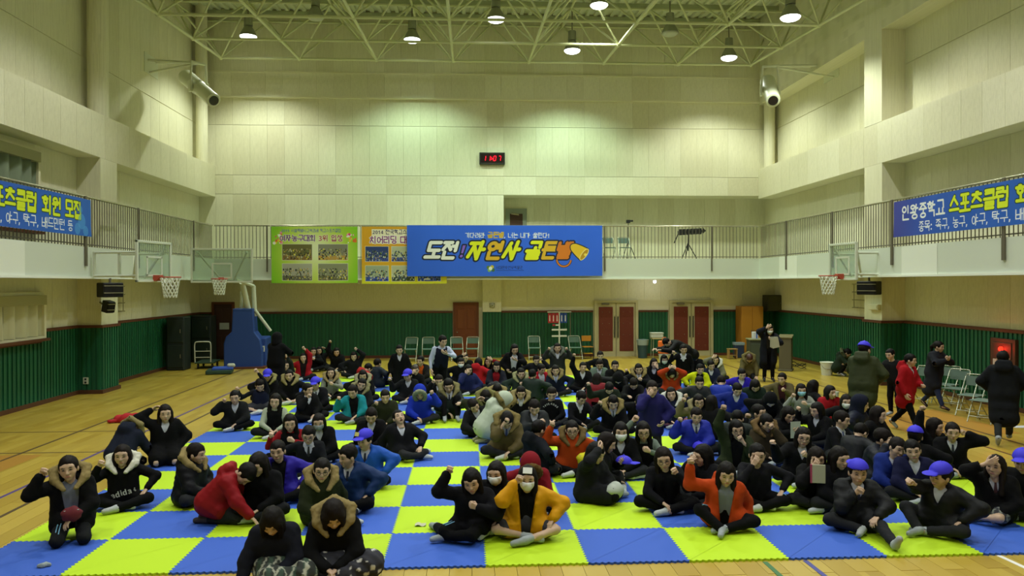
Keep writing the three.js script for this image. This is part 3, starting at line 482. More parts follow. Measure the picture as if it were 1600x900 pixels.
// ---------- speakers and wall racks under the balcony ----------
function rack(label, x, s, z0, z1, y0, y1) {
  const t = thing('wall_rack', label, 'rack', [x, 0, 0]), m = M('#8d8966', 0.5, { metalness: 0.3 });
  for (let i = 0; i < 4; i++) { const y = y0 + (y1 - y0) * i / 3; part('bar', barG([s * 0.14, y, z0], [s * 0.14, y, z1], 0.014), m, t); for (const z of [z0 + 0.1, z1 - 0.1]) part('bar', barG([0, y, z], [s * 0.14, y, z], 0.012), m, t); }
  for (const z of [z0 + 0.1, z1 - 0.1]) part('bar', barG([s * 0.14, y0, z], [s * 0.14, y1, z], 0.012), m, t);
}
function speaker(label, at, ry, w, h, d, tilt = 0, hang = 0.4) {
  const t = thing('speaker', label, 'speaker', at, ry), c = M('#16181c', 0.6); t.rotation.set(tilt, ry, 0, 'YXZ');
  rbox('cabinet', w, h, d, c, t, [0, 0, 0], undefined, 0.03); box('grille', w * 0.9, h * 0.86, 0.02, M('#0b0b0c', 0.9), t, [0, 0, d / 2 + 0.006]); for (const y of [0.28, -0.2]) box('trim_strip', w * 0.96, 0.02, 0.03, M('#8e8a70', 0.5), t, [0, y * h, d / 2 + 0.01]);
  if (!tilt) part('bracket', barG([0, h / 2 - 0.02, 0], [0, 2.9 - at[1] + 0.005, 0], 0.03), steel, t);
  for (const s of [-1, 1]) part('bracket', barG([s * w * 0.3, 0.1 * h, -d / 2 + 0.02], [s * w * 0.2, 0.2 * h, -d / 2 - hang], 0.025), steel, t);
}
{ const zl = -19.62; rack('metal bars behind the left speakers on the pier', XL, 1, -22.0, -20.6, 2.0, 2.7); rack('metal bars behind the right speaker on the pier', XR, -1, -22.2, -20.6, 2.0, 2.7);
  const a = on(172, 453, 'x', PL + 0.42), b = on(169, 479, 'x', PL + 0.22), c = on(1358, 450, 'x', PR - 0.42);
  speaker('large black speaker hanging under the left balcony', a, 0.9, 0.5, 0.36, 0.35, 0, 0.12); speaker('small black speaker below the large one on the left pier', b, 1.1, 0.22, 0.3, 0.22, 0.2, 0.14); speaker('large black speaker hanging under the right balcony', c, -0.9, 0.52, 0.36, 0.35, 0, 0.12);
  const e = on(1366, 480, 'x', PR - 0.05), t = thing('junction_box', 'pale metal box below the right speaker', 'box', [PR - 0.045, e[1], e[2]], -Math.PI / 2); rbox('case', 0.5, 0.16, 0.09, plain, t); box('lid', 0.44, 0.12, 0.02, cream[0], t, [0, 0, 0.05]); }
// ---------- folding chairs ----------
const chairGreen = M('#4e6a5c', 0.6), chairGrey = M('#5d7468', 0.55), tubeM = M('#a8ac98', 0.35, { metalness: 0.6 });
function foldingChair(mat) {
  const t = thing('folding_chair', 'x', 'chair'), r = 0.012;
  const bG = (() => { const g = new THREE.BoxGeometry(0.4, 0.2, 0.014, 8, 2, 1), p = g.attributes.position; for (let i = 0; i < p.count; i++) p.setZ(i, p.getZ(i) + 0.35 * p.getX(i) ** 2); g.computeVertexNormals(); return g; })();
  part('backrest', bG, mat, t, [0, 0.7, -0.25], [-0.12, 0, 0]); part('seat', new RoundedBoxGeometry(0.4, 0.025, 0.4, 2, 0.012), mat, t, [0, 0.43, 0]);
  part('front_frame', merge([pathG([[-0.21, 0.01, 0.24], [-0.21, 0.42, 0.0], [-0.21, 0.78, -0.24], [-0.17, 0.83, -0.255], [0.17, 0.83, -0.255], [0.21, 0.78, -0.24], [0.21, 0.42, 0], [0.21, 0.01, 0.24]], r)]), tubeM, t);
  for (const s of [-1, 1]) part('leg', pathG([[s * 0.19, 0.42, 0.16], [s * 0.19, 0.2, -0.05], [s * 0.19, 0.01, -0.26]], r), tubeM, t);
  part('stretcher', barG([-0.21, 0.12, 0.18], [0.21, 0.12, 0.18], 0.009), tubeM, t); part('stretcher', barG([-0.19, 0.1, -0.19], [0.19, 0.1, -0.19], 0.009), tubeM, t);
  return t;
}
const chairA = foldingChair(chairGreen), chairB = foldingChair(chairGrey); let usedA = 0, usedB = 0;
function chair(kind, at, ry, label, group) {
  const src = kind ? chairB : chairA, first = kind ? !usedB++ : !usedA++, c = first ? src : src.clone(); if (!first) { c.name = numbered('folding_chair'); scene.add(c); }
  c.position.set(...at); c.rotation.y = ry; c.userData = { label, category: 'chair', group };
}
const onB = (px, py, z) => { const p = on(px, py, 'z', z); return [p[0], 0, z]; }, bg = 'folding chairs along the back wall', rg = 'folding chairs along the right wall';
[[642, 'green folding chair right behind the boy in the long black coat'], [669, 'green folding chair left of the man in the vest'], [714, 'green folding chair left of the pair before the brown door'], [738, 'green folding chair before the brown door, right one of the pair'], [835, 'lone green folding chair between the pier and the scoreboard'], [899, 'green folding chair beside the ochre chair near the scoreboard']].forEach(([px, l], i) => chair(0, onB(px, 540, i < 4 ? -27.0 : -27.2), (i % 3 - 1) * 0.1, l, bg));
{ const zs = [[1441, 596, 'grey folding chair behind the man in the red coat'], [1478, 596, 'grey folding chair just right of the woman in the long coat'], [1492, 602, 'grey folding chair third from the right in the row by the wall'], [1518, 612, 'grey folding chair with the widest gap beside it by the wall'], [1538, 620, 'grey folding chair beside the man walking away']];
  zs.forEach(([px, py, l]) => { const p = on(px, py, 'y', 0.5); chair(1, [Math.min(p[0], XR - 0.45), 0, p[2]], -1.0, l, rg); }); }
{ const y = YF, z = -27.75; for (const [px, l, r] of [[952, 'folding chair on the balcony next to the blue banner', 0.1], [976, 'folding chair on the balcony in front of the thin tripod', 0]]) { const p = on(px, 390, 'z', z); chair(1, [p[0], y, z], r, l, 'folding chairs on the balcony'); } }
{ const p = on(918, 535, 'z', -27.4), t = thing('wooden_chair', 'ochre school chair beside the double door', 'chair', [p[0], 0, -27.4], 0.1), m = M('#b5791c', 0.55); rbox('backrest', 0.36, 0.2, 0.02, m, t, [0, 0.73, -0.18]); rbox('seat', 0.36, 0.02, 0.36, m, t, [0, 0.44, 0]); for (const s of [-1, 1]) { part('frame', pathG([[s * 0.18, 0.82, -0.19], [s * 0.18, 0.44, -0.17], [s * 0.18, 0.02, -0.22]], 0.012), black, t); part('leg', barG([s * 0.18, 0.43, 0.15], [s * 0.18, 0.01, 0.18], 0.012), black, t); } rbox('book_tray', 0.34, 0.02, 0.3, M('#b89010', 0.6), t, [0, 0.2, 0]); }
// ---------- things along the back wall ----------
{ const p = on(874, 555, 'z', -27.6), t = thing('flip_scoreboard', 'flip scoreboard with red and blue number cards on a white stand', 'scoreboard', [p[0], 0, -27.6]), wm = M('#c9cdbb', 0.5); const W = 0.44;
  part('pole', barG([0, 0.05, 0], [0, 1.72, 0], 0.03), wm, t); rbox('top_bar', W * 2, 0.04, 0.04, wm, t, [0, 1.7, 0]); for (const y of [1.05, 0.82]) rbox('cross_bar', 0.56, 0.06, 0.05, wm, t, [0, y, 0]); rbox('base', 0.6, 0.05, 0.4, wm, t, [0, 0.03, 0]);
  for (const [s, c] of [[-1, '#a5222a'], [1, '#20408a']]) for (let i = 0; i < 3; i++) { if (s > 0 && i === 2) continue; const x = s * 0.22 + (i - 1) * 0.135; rbox('number_card', 0.125, 0.36, 0.02, M(c, 0.5), t, [x, 1.48, 0.02]); if (i !== (s < 0 ? 3 : 3)) box('numeral', 0.03, 0.22, 0.006, M('#d8d8cc', 0.6), t, [x, 1.47, 0.034]); }
  rbox('small_card', 0.1, 0.06, 0.02, M('#a5222a', 0.5), t, [-0.2, 1.22, 0.02]); rbox('small_card', 0.12, 0.05, 0.02, wm, t, [-0.08, 1.22, 0.02]); part('side_pole', barG([0.4, 0.6, 0.03], [0.4, 1.7, 0.03], 0.012), steel, t); }
{ const p = on(1004, 560, 'z', -27.5), t = thing('waste_bin', 'dark bin with a clear plastic bag by the double doors', 'bin', [p[0], 0, -27.5]); part('bin', cylG(0.2, 0.16, 0.55, 20), M('#24424a', 0.5), t, [0, 0.28, 0]); part('liner_bag', cylG(0.235, 0.21, 0.2, 16), M('#8fa0a0', 0.3), t, [0, 0.58, 0]); }
{ const p = on(1028, 560, 'z', -27.2), t = thing('side_table', 'small pale table between the two double doors', 'table', [p[0], 0, -27.2]); rbox('tabletop', 0.5, 0.04, 0.4, M('#a79a6a', 0.6), t, [0, 0.74, 0]); for (const s of [-1, 1]) for (const v of [-1, 1]) part('leg', barG([s * 0.2, 0.72, v * 0.15], [s * 0.22, 0.01, v * 0.17], 0.014), tubeM, t);
  const b = thing('storage_box', 'pale plastic box on the small table', 'box', [p[0] - 0.05, 0.765, -27.2]); rbox('tub', 0.44, 0.16, 0.3, M('#b3b7ac', 0.5), b, [0, 0.08, 0], undefined, 0.03); rbox('lid', 0.46, 0.03, 0.32, M('#c4c8bc', 0.5), b, [0, 0.175, 0]); }
{ const p = on(1037, 565, 'z', -25.2), t = thing('shopping_bag', 'bright orange bag standing on a white bucket', 'bag', [p[0], 0.36, -25.2]); rbox('sack', 0.36, 0.44, 0.22, M('#d9681a', 0.7), t, [0, 0.23, 0], undefined, 0.05); part('handle', pathG([[-0.08, 0.44, 0.1], [-0.06, 0.56, 0.1], [0.06, 0.56, 0.1], [0.08, 0.44, 0.1]], 0.01), M('#d9681a', 0.7), t);
  const b = thing('bucket', 'white bucket under the orange bag', 'bucket', [p[0], 0, -25.2]); part('pail', cylG(0.17, 0.13, 0.34, 20), M('#b9c0b4', 0.5), b, [0, 0.17, 0]); part('rim', new THREE.TorusGeometry(0.17, 0.012, 6, 24).rotateX(Math.PI / 2), M('#b9c0b4', 0.5), b, [0, 0.34, 0]); }
{ const p = on(1149, 558, 'z', -27.3), t = thing('stool', 'low wooden stool before the tan cupboard', 'stool', [p[0] - 0.26, 0, -26.9]), m = M('#9a7a44', 0.6); rbox('seat', 0.34, 0.03, 0.26, m, t, [0, 0.36, 0]); for (const s of [-1, 1]) { rbox('leg_board', 0.03, 0.34, 0.24, m, t, [s * 0.14, 0.18, 0]); } rbox('shelf', 0.26, 0.02, 0.22, m, t, [0, 0.14, 0]);
  const b = thing('waste_bin', 'dark blue bin beside the tan cupboard', 'bin', [p[0] + 0.12, 0, -27.3]); part('bin', rboxG(0.34, 0.5, 0.3, 0.04), M('#1e2f4e', 0.5), b, [0, 0.25, 0]); rbox('liner_bag', 0.36, 0.1, 0.32, M('#7f939a', 0.4), b, [0, 0.52, 0]); }
{ const a = on(1156, 480, 'z', -27.7), b = on(1190, 480, 'z', -27.7), t = thing('cupboard', 'tall tan wooden cupboard at the right end of the back wall', 'cupboard', [(a[0] + b[0]) / 2, 0, -27.85]), w = b[0] - a[0], m = M('#a36f1f', 0.55); rbox('carcass', w, 1.86, 0.6, m, t, [0, 0.95, 0]); for (const s of [-1, 1]) { const d = rbox('cupboard_door', w / 2 - 0.01, 1.8, 0.03, M('#b07a24', 0.5), t, [s * w / 4, 0.95, 0.31]); part('handle', cylG(0.015, 0.015, 0.12, 8), steel, d, [-s * w * 0.2, 0, 0.03]); } box('plinth', w, 0.04, 0.56, brown, t, [0, 0.021, 0]); }
{ const p = on(1189, 575, 'y', 0), t = thing('console_desk', 'dark control desk behind the masked teacher', 'desk', [p[0], 0, p[2]], -0.15), m = M('#2c3428', 0.6); rbox('carcass', 0.8, 0.9, 0.55, m, t, [0, 0.46, 0]); rbox('worktop', 0.86, 0.04, 0.6, M('#7a7c58', 0.5), t, [0, 0.93, 0]); for (const s of [-1, 1]) rbox('front_panel', 0.36, 0.7, 0.02, M('#3a4436', 0.6), t, [s * 0.2, 0.46, 0.28]);
  const q = thing('drinks_carton', 'white and blue carton on the dark control desk', 'carton', [p[0] - 0.2, 0.95, p[2]]); rbox('carton', 0.16, 0.22, 0.16, M('#c9ccd0', 0.5), q, [0, 0.11, 0]); rbox('blue_band', 0.05, 0.2, 0.162, M('#3a62b8', 0.5), q, [0.03, 0.11, 0.002]);
  const c = on(1219, 578, 'y', 0), l = thing('lectern', 'grey brown lectern right of the masked teacher', 'lectern', [c[0] + 0.12, 0, c[2] + 0.15], -0.5), lm = M('#55503a', 0.6); rbox('column', 0.36, 1.05, 0.5, lm, l, [0, 0.53, 0]); rbox('top', 0.42, 0.04, 0.56, M('#6f6848', 0.5), l, [0, 1.07, 0], [0.1, 0, 0]); rbox('foot', 0.42, 0.05, 0.56, lm, l, [0, 0.026, 0]); }
{ const a = on(1196, 461, 'z', -27.9), b = on(1219, 486, 'z', -27.9), t = thing('wall_cabinet', 'dark grey cabinet high in the right back corner', 'cabinet', [(a[0] + b[0]) / 2, (a[1] + b[1]) / 2, -27.95]); rbox('case', b[0] - a[0], a[1] - b[1], 0.5, M('#3a3a22', 0.7), t); rbox('cabinet_door', b[0] - a[0] - 0.06, a[1] - b[1] - 0.06, 0.03, M('#434327', 0.7), t, [0, 0, 0.26]); part('knob', cylG(0.015, 0.015, 0.04, 8), steel, t, [0.2, 0, 0.28], [Math.PI / 2, 0, 0]); }
{ const t = thing('stereo_cables', 'tangle of black cables on the floor by the lectern', 'cable'); for (let k = 0; k < 4; k++) { const pts = []; for (let i = 0; i < 7; i++) { const p = on(1223 + i * 6, 566 + 3 * Math.sin(i * 1.7 + k * 2) + k * 2 + i * 0.6, 'y', 0.02); pts.push([p[0], 0.02 + 0.012 * k, p[2]]); } part('cable', pathG(pts, 0.012, 5), black, t); } }
{ const p = on(1292, 586, 'y', 0), t = thing('bucket', 'white bucket on the floor beside the crouching person', 'bucket', [p[0], 0, p[2]]); part('pail', cylG(0.19, 0.15, 0.38, 20), M('#c9cdbb', 0.5), t, [0, 0.19, 0]); part('rim', new THREE.TorusGeometry(0.19, 0.013, 6, 24).rotateX(Math.PI / 2), M('#c9cdbb', 0.5), t, [0, 0.38, 0]); part('handle', pathG([[-0.19, 0.33, 0], [-0.14, 0.2, 0.16], [0.14, 0.2, 0.16], [0.19, 0.33, 0]], 0.007), steel, t); }
// dark lockers, trolley and mats in the left corner
{ for (const [a, b, y, l] of [[265, 293, 495, 'tall dark locker in the left corner, nearer the green wall'], [297, 328, 493, 'tall dark locker in the left corner, beside the dark door']]) { const z = a < 280 ? -25.0 : -27.5, p = on(a, y, 'z', z), q = on(b, y, 'z', z), t = thing('locker', l, 'locker', [Math.max((p[0] + q[0]) / 2, XL + (q[0] - p[0]) / 2 + 0.1), 0, z], 0, 'dark lockers in the left corner'), w = q[0] - p[0], m = M('#15201c', 0.6); rbox('carcass', w, p[1], 0.6, m, t, [0, p[1] / 2, 0], undefined, 0.04); for (const v of [0.27, 0.74]) { const d = rbox('locker_door', w - 0.08, p[1] * 0.42, 0.03, M('#1b2823', 0.5), t, [0, p[1] * v, 0.31]); part('handle', cylG(0.012, 0.012, 0.12, 8), steel, d, [w * 0.3, 0, 0.025]); } }
  const z = -25.3, p = on(314, 577, 'y', 0), t = thing('flatbed_trolley', 'flat trolley with a white tubular handle', 'trolley', [p[0], 0, p[2] - 0.5], 0.1), wm = M('#bcc0ae', 0.4); rbox('deck', 0.6, 0.05, 0.95, M('#24402e', 0.6), t, [0.05, 0.2, 0], undefined, 0.02);
  part('handle', pathG([[-0.24, 0.2, 0.45], [-0.25, 0.75, 0.47], [-0.2, 0.88, 0.47], [0.2, 0.88, 0.47], [0.25, 0.75, 0.47], [0.24, 0.2, 0.45]], 0.02), wm, t); for (const y of [0.58, 0.38]) part('handle_bar', barG([-0.25, y, 0.46], [0.25, y, 0.46], 0.013), wm, t);
  for (const s of [-1, 1]) for (const v of [-1, 1]) part('wheel', cylG(0.08, 0.08, 0.04, 16), black, t, [0.05 + s * 0.22, 0.085, v * 0.36], [0, 0, Math.PI / 2]);
  const q = on(345, 577, 'y', 0.1), m = thing('gym_mat', 'folded blue and green mat beside the trolley', 'mat', [q[0] + 0.05, 0, q[2] + 0.25], 0.2); rbox('green_layer', 0.75, 0.12, 0.7, M('#23402f', 0.7), m, [0, 0.07, 0], undefined, 0.03); rbox('blue_layer', 0.6, 0.07, 0.5, M('#2b4fb0', 0.7), m, [0.1, 0.165, 0.06], undefined, 0.02); part('rolled_towel', new THREE.CapsuleGeometry(0.06, 0.12, 6, 12), M('#b9bda8', 0.8), m, [0.34, 0.25, 0.1], [0, 0, Math.PI / 2]); }
// ---------- right wall: hydrant cabinet; left wall: socket; pier camera; lights ----------
{ const a = on(1553, 527, 'x', XR - 0.06), b = on(1587, 570, 'x', XR - 0.06), z = (a[2] + b[2]) / 2, w = Math.abs(a[2] - b[2]), t = thing('fire_hydrant_cabinet', 'brown fire hydrant cabinet with a red lamp in the right wall', 'cabinet', [XR - 0.06, 0, z], -Math.PI / 2);
  rbox('frame', w + 0.1, 1.35, 0.1, M('#4c2c18', 0.6), t, [0, 0.85, 0.0]); rbox('cabinet_door', w - 0.1, 0.75, 0.03, M('#2d3024', 0.5), t, [0, 0.62, 0.05]); rbox('panel', w - 0.1, 0.36, 0.03, M('#4a2a1c', 0.6), t, [0, 1.26, 0.05]);
  part('alarm_lamp', new THREE.SphereGeometry(0.055, 14, 10), new THREE.MeshStandardMaterial({ color: '#600', emissive: '#ff2010', emissiveIntensity: 4 }), t, [0, 1.3, 0.08]); const l = new THREE.PointLight('#ff3020', 0.25, 0, 2); l.position.set(XR - 0.24, 1.3, z); scene.add(l);
  box('notice', 0.26, 0.3, 0.012, M('#b9bdb0', 0.8), t, [-w * 0.2, 0.92, 0.07]); }
{ const p = on(134, 595, 'z', -19.6), t = thing('wall_socket', 'pale socket low on the left pier', 'socket', [p[0], p[1], -19.6]); rbox('plate', 0.13, 0.17, 0.03, M('#b9bfae', 0.5), t); for (const s of [-1, 1]) part('outlet', cylG(0.025, 0.025, 0.012, 12), black, t, [0, s * 0.04, 0.016], [Math.PI / 2, 0, 0]); }
{ const p = on(769, 477, 'z', ZB + 0.27), t = thing('wall_bell', 'small white alarm bell on the pier', 'bell', [p[0], p[1], ZB + 0.28]); part('gong', new THREE.SphereGeometry(0.09, 16, 8, 0, 7, 0, Math.PI / 2).rotateX(Math.PI / 2), M('#b5b79f', 0.4), t); rbox('back_box', 0.2, 0.16, 0.04, M('#8d8f70', 0.6), t); part('cap', cylG(0.02, 0.02, 0.04, 8), black, t, [0, 0, 0.09], [Math.PI / 2, 0, 0]); }
{ const p = on(1023, 439.5, 'z', -27.3), t = thing('soffit_lamp', 'small bright lamp under the back balcony', 'lamp', [p[0], YS - 0.05, -27.3]), g = new THREE.MeshStandardMaterial({ color: '#fff', emissive: '#ffffff', emissiveIntensity: 7 }); part('holder', cylG(0.06, 0.06, 0.06, 14), white, t, [0, 0.02, 0]); part('bulb', new THREE.SphereGeometry(0.06, 14, 10), g, t, [0, -0.05, 0]); const l = new THREE.PointLight('#ffffff', 0.5, 0, 2); l.position.set(p[0], YS - 0.1, -27.3); scene.add(l); }
// ---------- balcony equipment ----------
{ const p = on(983, 400, 'z', -28.6), t = thing('camera_tripod', 'thin black tripod with a camera on the balcony', 'tripod', [p[0], YF, -28.75]); for (let k = 0; k < 3; k++) part('leg', barG([0, 0.75, 0], [0.3 * Math.cos(k * 2.1 + 0.5), 0.01, 0.3 * Math.sin(k * 2.1 + 0.5)], 0.014), black, t); part('column', barG([0, 0.6, 0], [0, 1.42, 0], 0.014), black, t); rbox('camera', 0.14, 0.12, 0.12, black, t, [0, 1.48, 0]); part('lens', cylG(0.035, 0.035, 0.12, 12), black, t, [0.12, 1.5, 0.02], [0, 0, Math.PI / 2]); }
{ const z = -27.6, p = on(1075, 400, 'z', z), q = on(1079, 363, 'z', z), t = thing('light_bar_stand', 'bar of black stage lights on a tripod on the balcony', 'stage light', [p[0], YF, z]), y = q[1] - YF; for (let k = 0; k < 3; k++) part('leg', barG([0, y * 0.6, 0], [0.32 * Math.cos(k * 2.1 + 0.5), 0.01, 0.32 * Math.sin(k * 2.1 + 0.5)], 0.018), black, t); part('column', barG([0, 0.3, 0], [0.02, y, 0], 0.02), black, t); rbox('light_bar', 0.92, 0.1, 0.1, M('#3d3d3a', 0.5), t, [0.08, y + 0.02, 0], [0, 0, 0.05]);
  for (let k = 0; k < 6; k++) part('lamp_can', rboxG(0.11, 0.22, 0.14, 0.02), black, t, [-0.3 + k * 0.145, y + 0.0 + k * 0.007, 0.06]); part('end_cone', new THREE.ConeGeometry(0.11, 0.12, 4), black, t, [0.62, y + 0.06, 0], [0, 0, -Math.PI / 2]); part('side_arm', barG([-0.36, y - 0.05, 0], [-0.52, y - 0.4, 0], 0.02), black, t); }
// ---------- people: one continuous body each, clothes and hair as its parts ----------
// surface nets over a signed distance f inside a box; col(x, y, z) gives vertex colours
function nets(f, lo, hi, h, col) {
  const n = [0, 1, 2].map((k) => Math.max(3, Math.ceil((hi[k] - lo[k]) / h) + 1)), [nx, ny, nz] = n, val = new Float32Array(nx * ny * nz), id = new Int32Array(nx * ny * nz).fill(-1);
  let q = 0; for (let k = 0; k < nz; k++) for (let j = 0; j < ny; j++) for (let i = 0; i < nx; i++) val[q++] = f(lo[0] + i * h, lo[1] + j * h, lo[2] + k * h);
  const pos = [], idx = [], sy = nx, sz = nx * ny, off = [0, 1, sy, sy + 1, sz, sz + 1, sz + sy, sz + sy + 1], ed = [[0, 1], [2, 3], [4, 5], [6, 7], [0, 2], [1, 3], [4, 6], [5, 7], [0, 4], [1, 5], [2, 6], [3, 7]];
  for (let k = 0; k < nz - 1; k++) for (let j = 0; j < ny - 1; j++) for (let i = 0; i < nx - 1; i++) {
    const c = i + j * sy + k * sz; let m = 0; for (let e = 0; e < 8; e++) if (val[c + off[e]] < 0) m++;
    if (m === 0 || m === 8) continue;
    let x = 0, y = 0, z = 0, s = 0;
    for (const [a, b] of ed) { const va = val[c + off[a]], vb = val[c + off[b]]; if ((va < 0) === (vb < 0)) continue; const t = va / (va - vb); x += (a & 1) + t * ((b & 1) - (a & 1)); y += ((a >> 1) & 1) + t * (((b >> 1) & 1) - ((a >> 1) & 1)); z += (a >> 2) + t * ((b >> 2) - (a >> 2)); s++; }
    id[c] = pos.length / 3; pos.push(lo[0] + (i + x / s) * h, lo[1] + (j + y / s) * h, lo[2] + (k + z / s) * h);
  }
  const quad = (a, b, c, d, flip) => { if (a < 0 || b < 0 || c < 0 || d < 0) return; flip ? idx.push(a, c, b, a, d, c) : idx.push(a, b, c, a, c, d); };
  for (let k = 1; k < nz - 1; k++) for (let j = 1; j < ny - 1; j++) for (let i = 1; i < nx - 1; i++) {
    const c = i + j * sy + k * sz, s = val[c] < 0;
    if (s !== val[c + 1] < 0) quad(id[c], id[c - sy], id[c - sy - sz], id[c - sz], s);
    if (s !== val[c + sy] < 0) quad(id[c], id[c - sz], id[c - 1 - sz], id[c - 1], s);
    if (s !== val[c + sz] < 0) quad(id[c], id[c - 1], id[c - 1 - sy], id[c - sy], s);
  }
  // the loops above give faces turned outwards for s (inside at the lower end)
  for (let i = 0; i < idx.length; i += 3) { const t = idx[i + 1]; idx[i + 1] = idx[i + 2]; idx[i + 2] = t; }
  const g = new THREE.BufferGeometry(); g.setAttribute('position', new THREE.Float32BufferAttribute(pos, 3)); g.setIndex(idx);
  if (col) { const c = []; for (let i = 0; i < pos.length; i += 3) c.push(...col(pos[i], pos[i + 1], pos[i + 2])); g.setAttribute('color', new THREE.Float32BufferAttribute(c, 3)); }
  g.computeVertexNormals(); return g;
}
const smin = (a, b, k) => { const h = k - Math.abs(a - b); return h > 0 ? Math.min(a, b) - h * h / (4 * k) : Math.min(a, b); };
// round cones [a, b, ra, rb] joined with a smooth minimum
function blob(list, k) {
  const P = new Float64Array(list.length * 9); list.forEach(([a, b, ra, rb = ra], i) => { const d = [b[0] - a[0], b[1] - a[1], b[2] - a[2]], l = d[0] * d[0] + d[1] * d[1] + d[2] * d[2] || 1e-9; P.set([...a, ...d, 1 / l, ra, rb - ra], i * 9); });
  const n = list.length;
  return (x, y, z) => {
    let d = 9; for (let i = 0, o = 0; i < n; i++, o += 9) {
      const px = x - P[o], py = y - P[o + 1], pz = z - P[o + 2]; let t = (px * P[o + 3] + py * P[o + 4] + pz * P[o + 5]) * P[o + 6]; t = t < 0 ? 0 : t > 1 ? 1 : t;
      const qx = px - t * P[o + 3], qy = py - t * P[o + 4], qz = pz - t * P[o + 5], e = Math.sqrt(qx * qx + qy * qy + qz * qz) - P[o + 7] - t * P[o + 8];
      const h = k - Math.abs(d - e); d = (d < e ? d : e); if (h > 0) d -= h * h / (4 * k);
    } return d;
  };
}
function bounds(list, m) { const lo = [9, 9, 9], hi = [-9, -9, -9]; for (const [a, b, ra, rb = ra] of list) for (let k = 0; k < 3; k++) { lo[k] = Math.min(lo[k], a[k] - ra - m, b[k] - rb - m); hi[k] = Math.max(hi[k], a[k] + ra + m, b[k] + rb + m); } return [lo, hi]; }
const ell = (x, y, z, cx, cy, cz, a, b, c) => { const X = (x - cx) / a, Y = (y - cy) / b, Z = (z - cz) / c; return (Math.sqrt(X * X + Y * Y + Z * Z) - 1) * Math.min(a, b, c); };
const SKIN = [0.50, 0.345, 0.235];
const headBlob = blob([[[0, -0.035, 0.022], [0, -0.086, 0.05], 0.058, 0.027], [[0.035, -0.028, 0.046], [0.03, -0.05, 0.045], 0.033, 0.026], [[-0.035, -0.028, 0.046], [-0.03, -0.05, 0.045], 0.033, 0.026], [[-0.04, 0.032, 0.062], [0.04, 0.032, 0.062], 0.02], [[0, -0.06, -0.015], [0, -0.15, -0.02], 0.05]], 0.03);
const noseBlob = blob([[[0, 0.008, 0.083], [0, -0.028, 0.099], 0.007, 0.012], [[-0.011, -0.031, 0.09], [0.011, -0.031, 0.09], 0.008], [[-0.015, -0.062, 0.079], [0.015, -0.062, 0.079], 0.0105]], 0.008);
const headSDF = (x, y, z) => { const ax = Math.abs(x); let d = smin(ell(x, y, z, 0, 0.028, -0.012, 0.077, 0.09, 0.095), headBlob(x, y, z), 0.03); d = smin(d, noseBlob(x, y, z), 0.012); d = Math.max(d, -(ell(ax, y, z, 0.032, 0.003, 0.098, 0.02, 0.013, 0.018))); return Math.min(d, ell(ax, y, z, 0.078, -0.012, -0.008, 0.013, 0.031, 0.02)); };
const headCol = (yell) => (x, y, z) => {
  const ax = Math.abs(x), e = (a, b, c, d) => ((ax - a) / c) ** 2 + ((y - b) / d) ** 2 < 1;
  if (z > 0.04) { if (e(0.032, 0.003, 0.0155, 0.0075)) return [0.03, 0.022, 0.018]; if (e(0.033, 0.026, 0.021, 0.0055)) return [0.07, 0.05, 0.035]; if (yell && e(0, -0.066, 0.02, 0.02)) return [0.08, 0.02, 0.02]; if (e(0, -0.062, 0.024, 0.0095)) return [0.40, 0.17, 0.13]; }
  const f = z > 0.03 && y < 0.01 && ax > 0.03 ? 0.94 : 1; return [SKIN[0], SKIN[1] * f, SKIN[2] * f];
};
const LODS = [{ head: 0.0073, hand: 0.0066, body: 0.036, cloth: 0.0225, sock: 0.018, hair: 0.0145 }, { head: 0.0098, hand: 0.0095, body: 0.044, cloth: 0.031, sock: 0.025, hair: 0.0195 }, { head: 0.0128, hand: 0.0125, body: 0.052, cloth: 0.038, sock: 0.032, hair: 0.024 }];
const headG = (L, yell) => once(`head${L}${!!yell}`, () => nets(headSDF, [-0.11, -0.17, -0.13], [0.11, 0.14, 0.13], LODS[L].head, headCol(yell)));
// a right hand: wrist at the origin, fingers along +y, palm towards +z, thumb at +x
function handG(L, kind) {
  return once(`hand${L}${kind}`, () => {
    const f = L === 2 ? 1.2 : L === 1 ? 1.1 : 1, fist = kind === 'fist', xs = [0.027, 0.009, -0.009, -0.026], len = [0.038, 0.043, 0.04, 0.031], k0 = [0.082, 0.086, 0.083, 0.076], parts = [];
    xs.forEach((x, i) => {
      parts.push([[x * 0.5, 0.005, 0], [x, k0[i] - 0.004, 0], 0.015, 0.0115]);
      const curl = fist ? [1.35, 2.95, 4.1] : kind === 'flat' ? [0.12, 0.25, 0.35] : [0.45, 0.95, 1.3]; let p = [x, k0[i], 0]; const L3 = [len[i], len[i] * 0.66, len[i] * 0.5];
      for (let s = 0; s < 3; s++) { const a = curl[s], e = [p[0] + x * (fist ? -0.04 : 0.1), p[1] + L3[s] * Math.cos(a), p[2] + L3[s] * Math.sin(a)]; parts.push([p, e, 0.0098 * f - s * 0.0009, 0.0092 * f - s * 0.0009]); p = e; }
    });
    const th = fist ? [[0.022, 0.02, 0.008], [0.04, 0.05, 0.026], [0.026, 0.072, 0.05], [0.004, 0.074, 0.056]] : [[0.022, 0.02, 0.006], [0.045, 0.045, 0.016], [0.058, 0.07, 0.022], [0.062, 0.092, 0.026]];
    for (let s = 0; s < 3; s++) parts.push([th[s], th[s + 1], (0.0125 - s * 0.0012) * f, (0.0115 - s * 0.0012) * f]);
    parts.push([[0, -0.05, 0], [0, 0.012, 0], 0.025, 0.022]);
    const pal = parts.slice(0, 0), [lo, hi] = bounds(parts, 0.012); return nets(blob(parts, 0.007), lo, hi, LODS[L].hand, () => SKIN);
  });
}
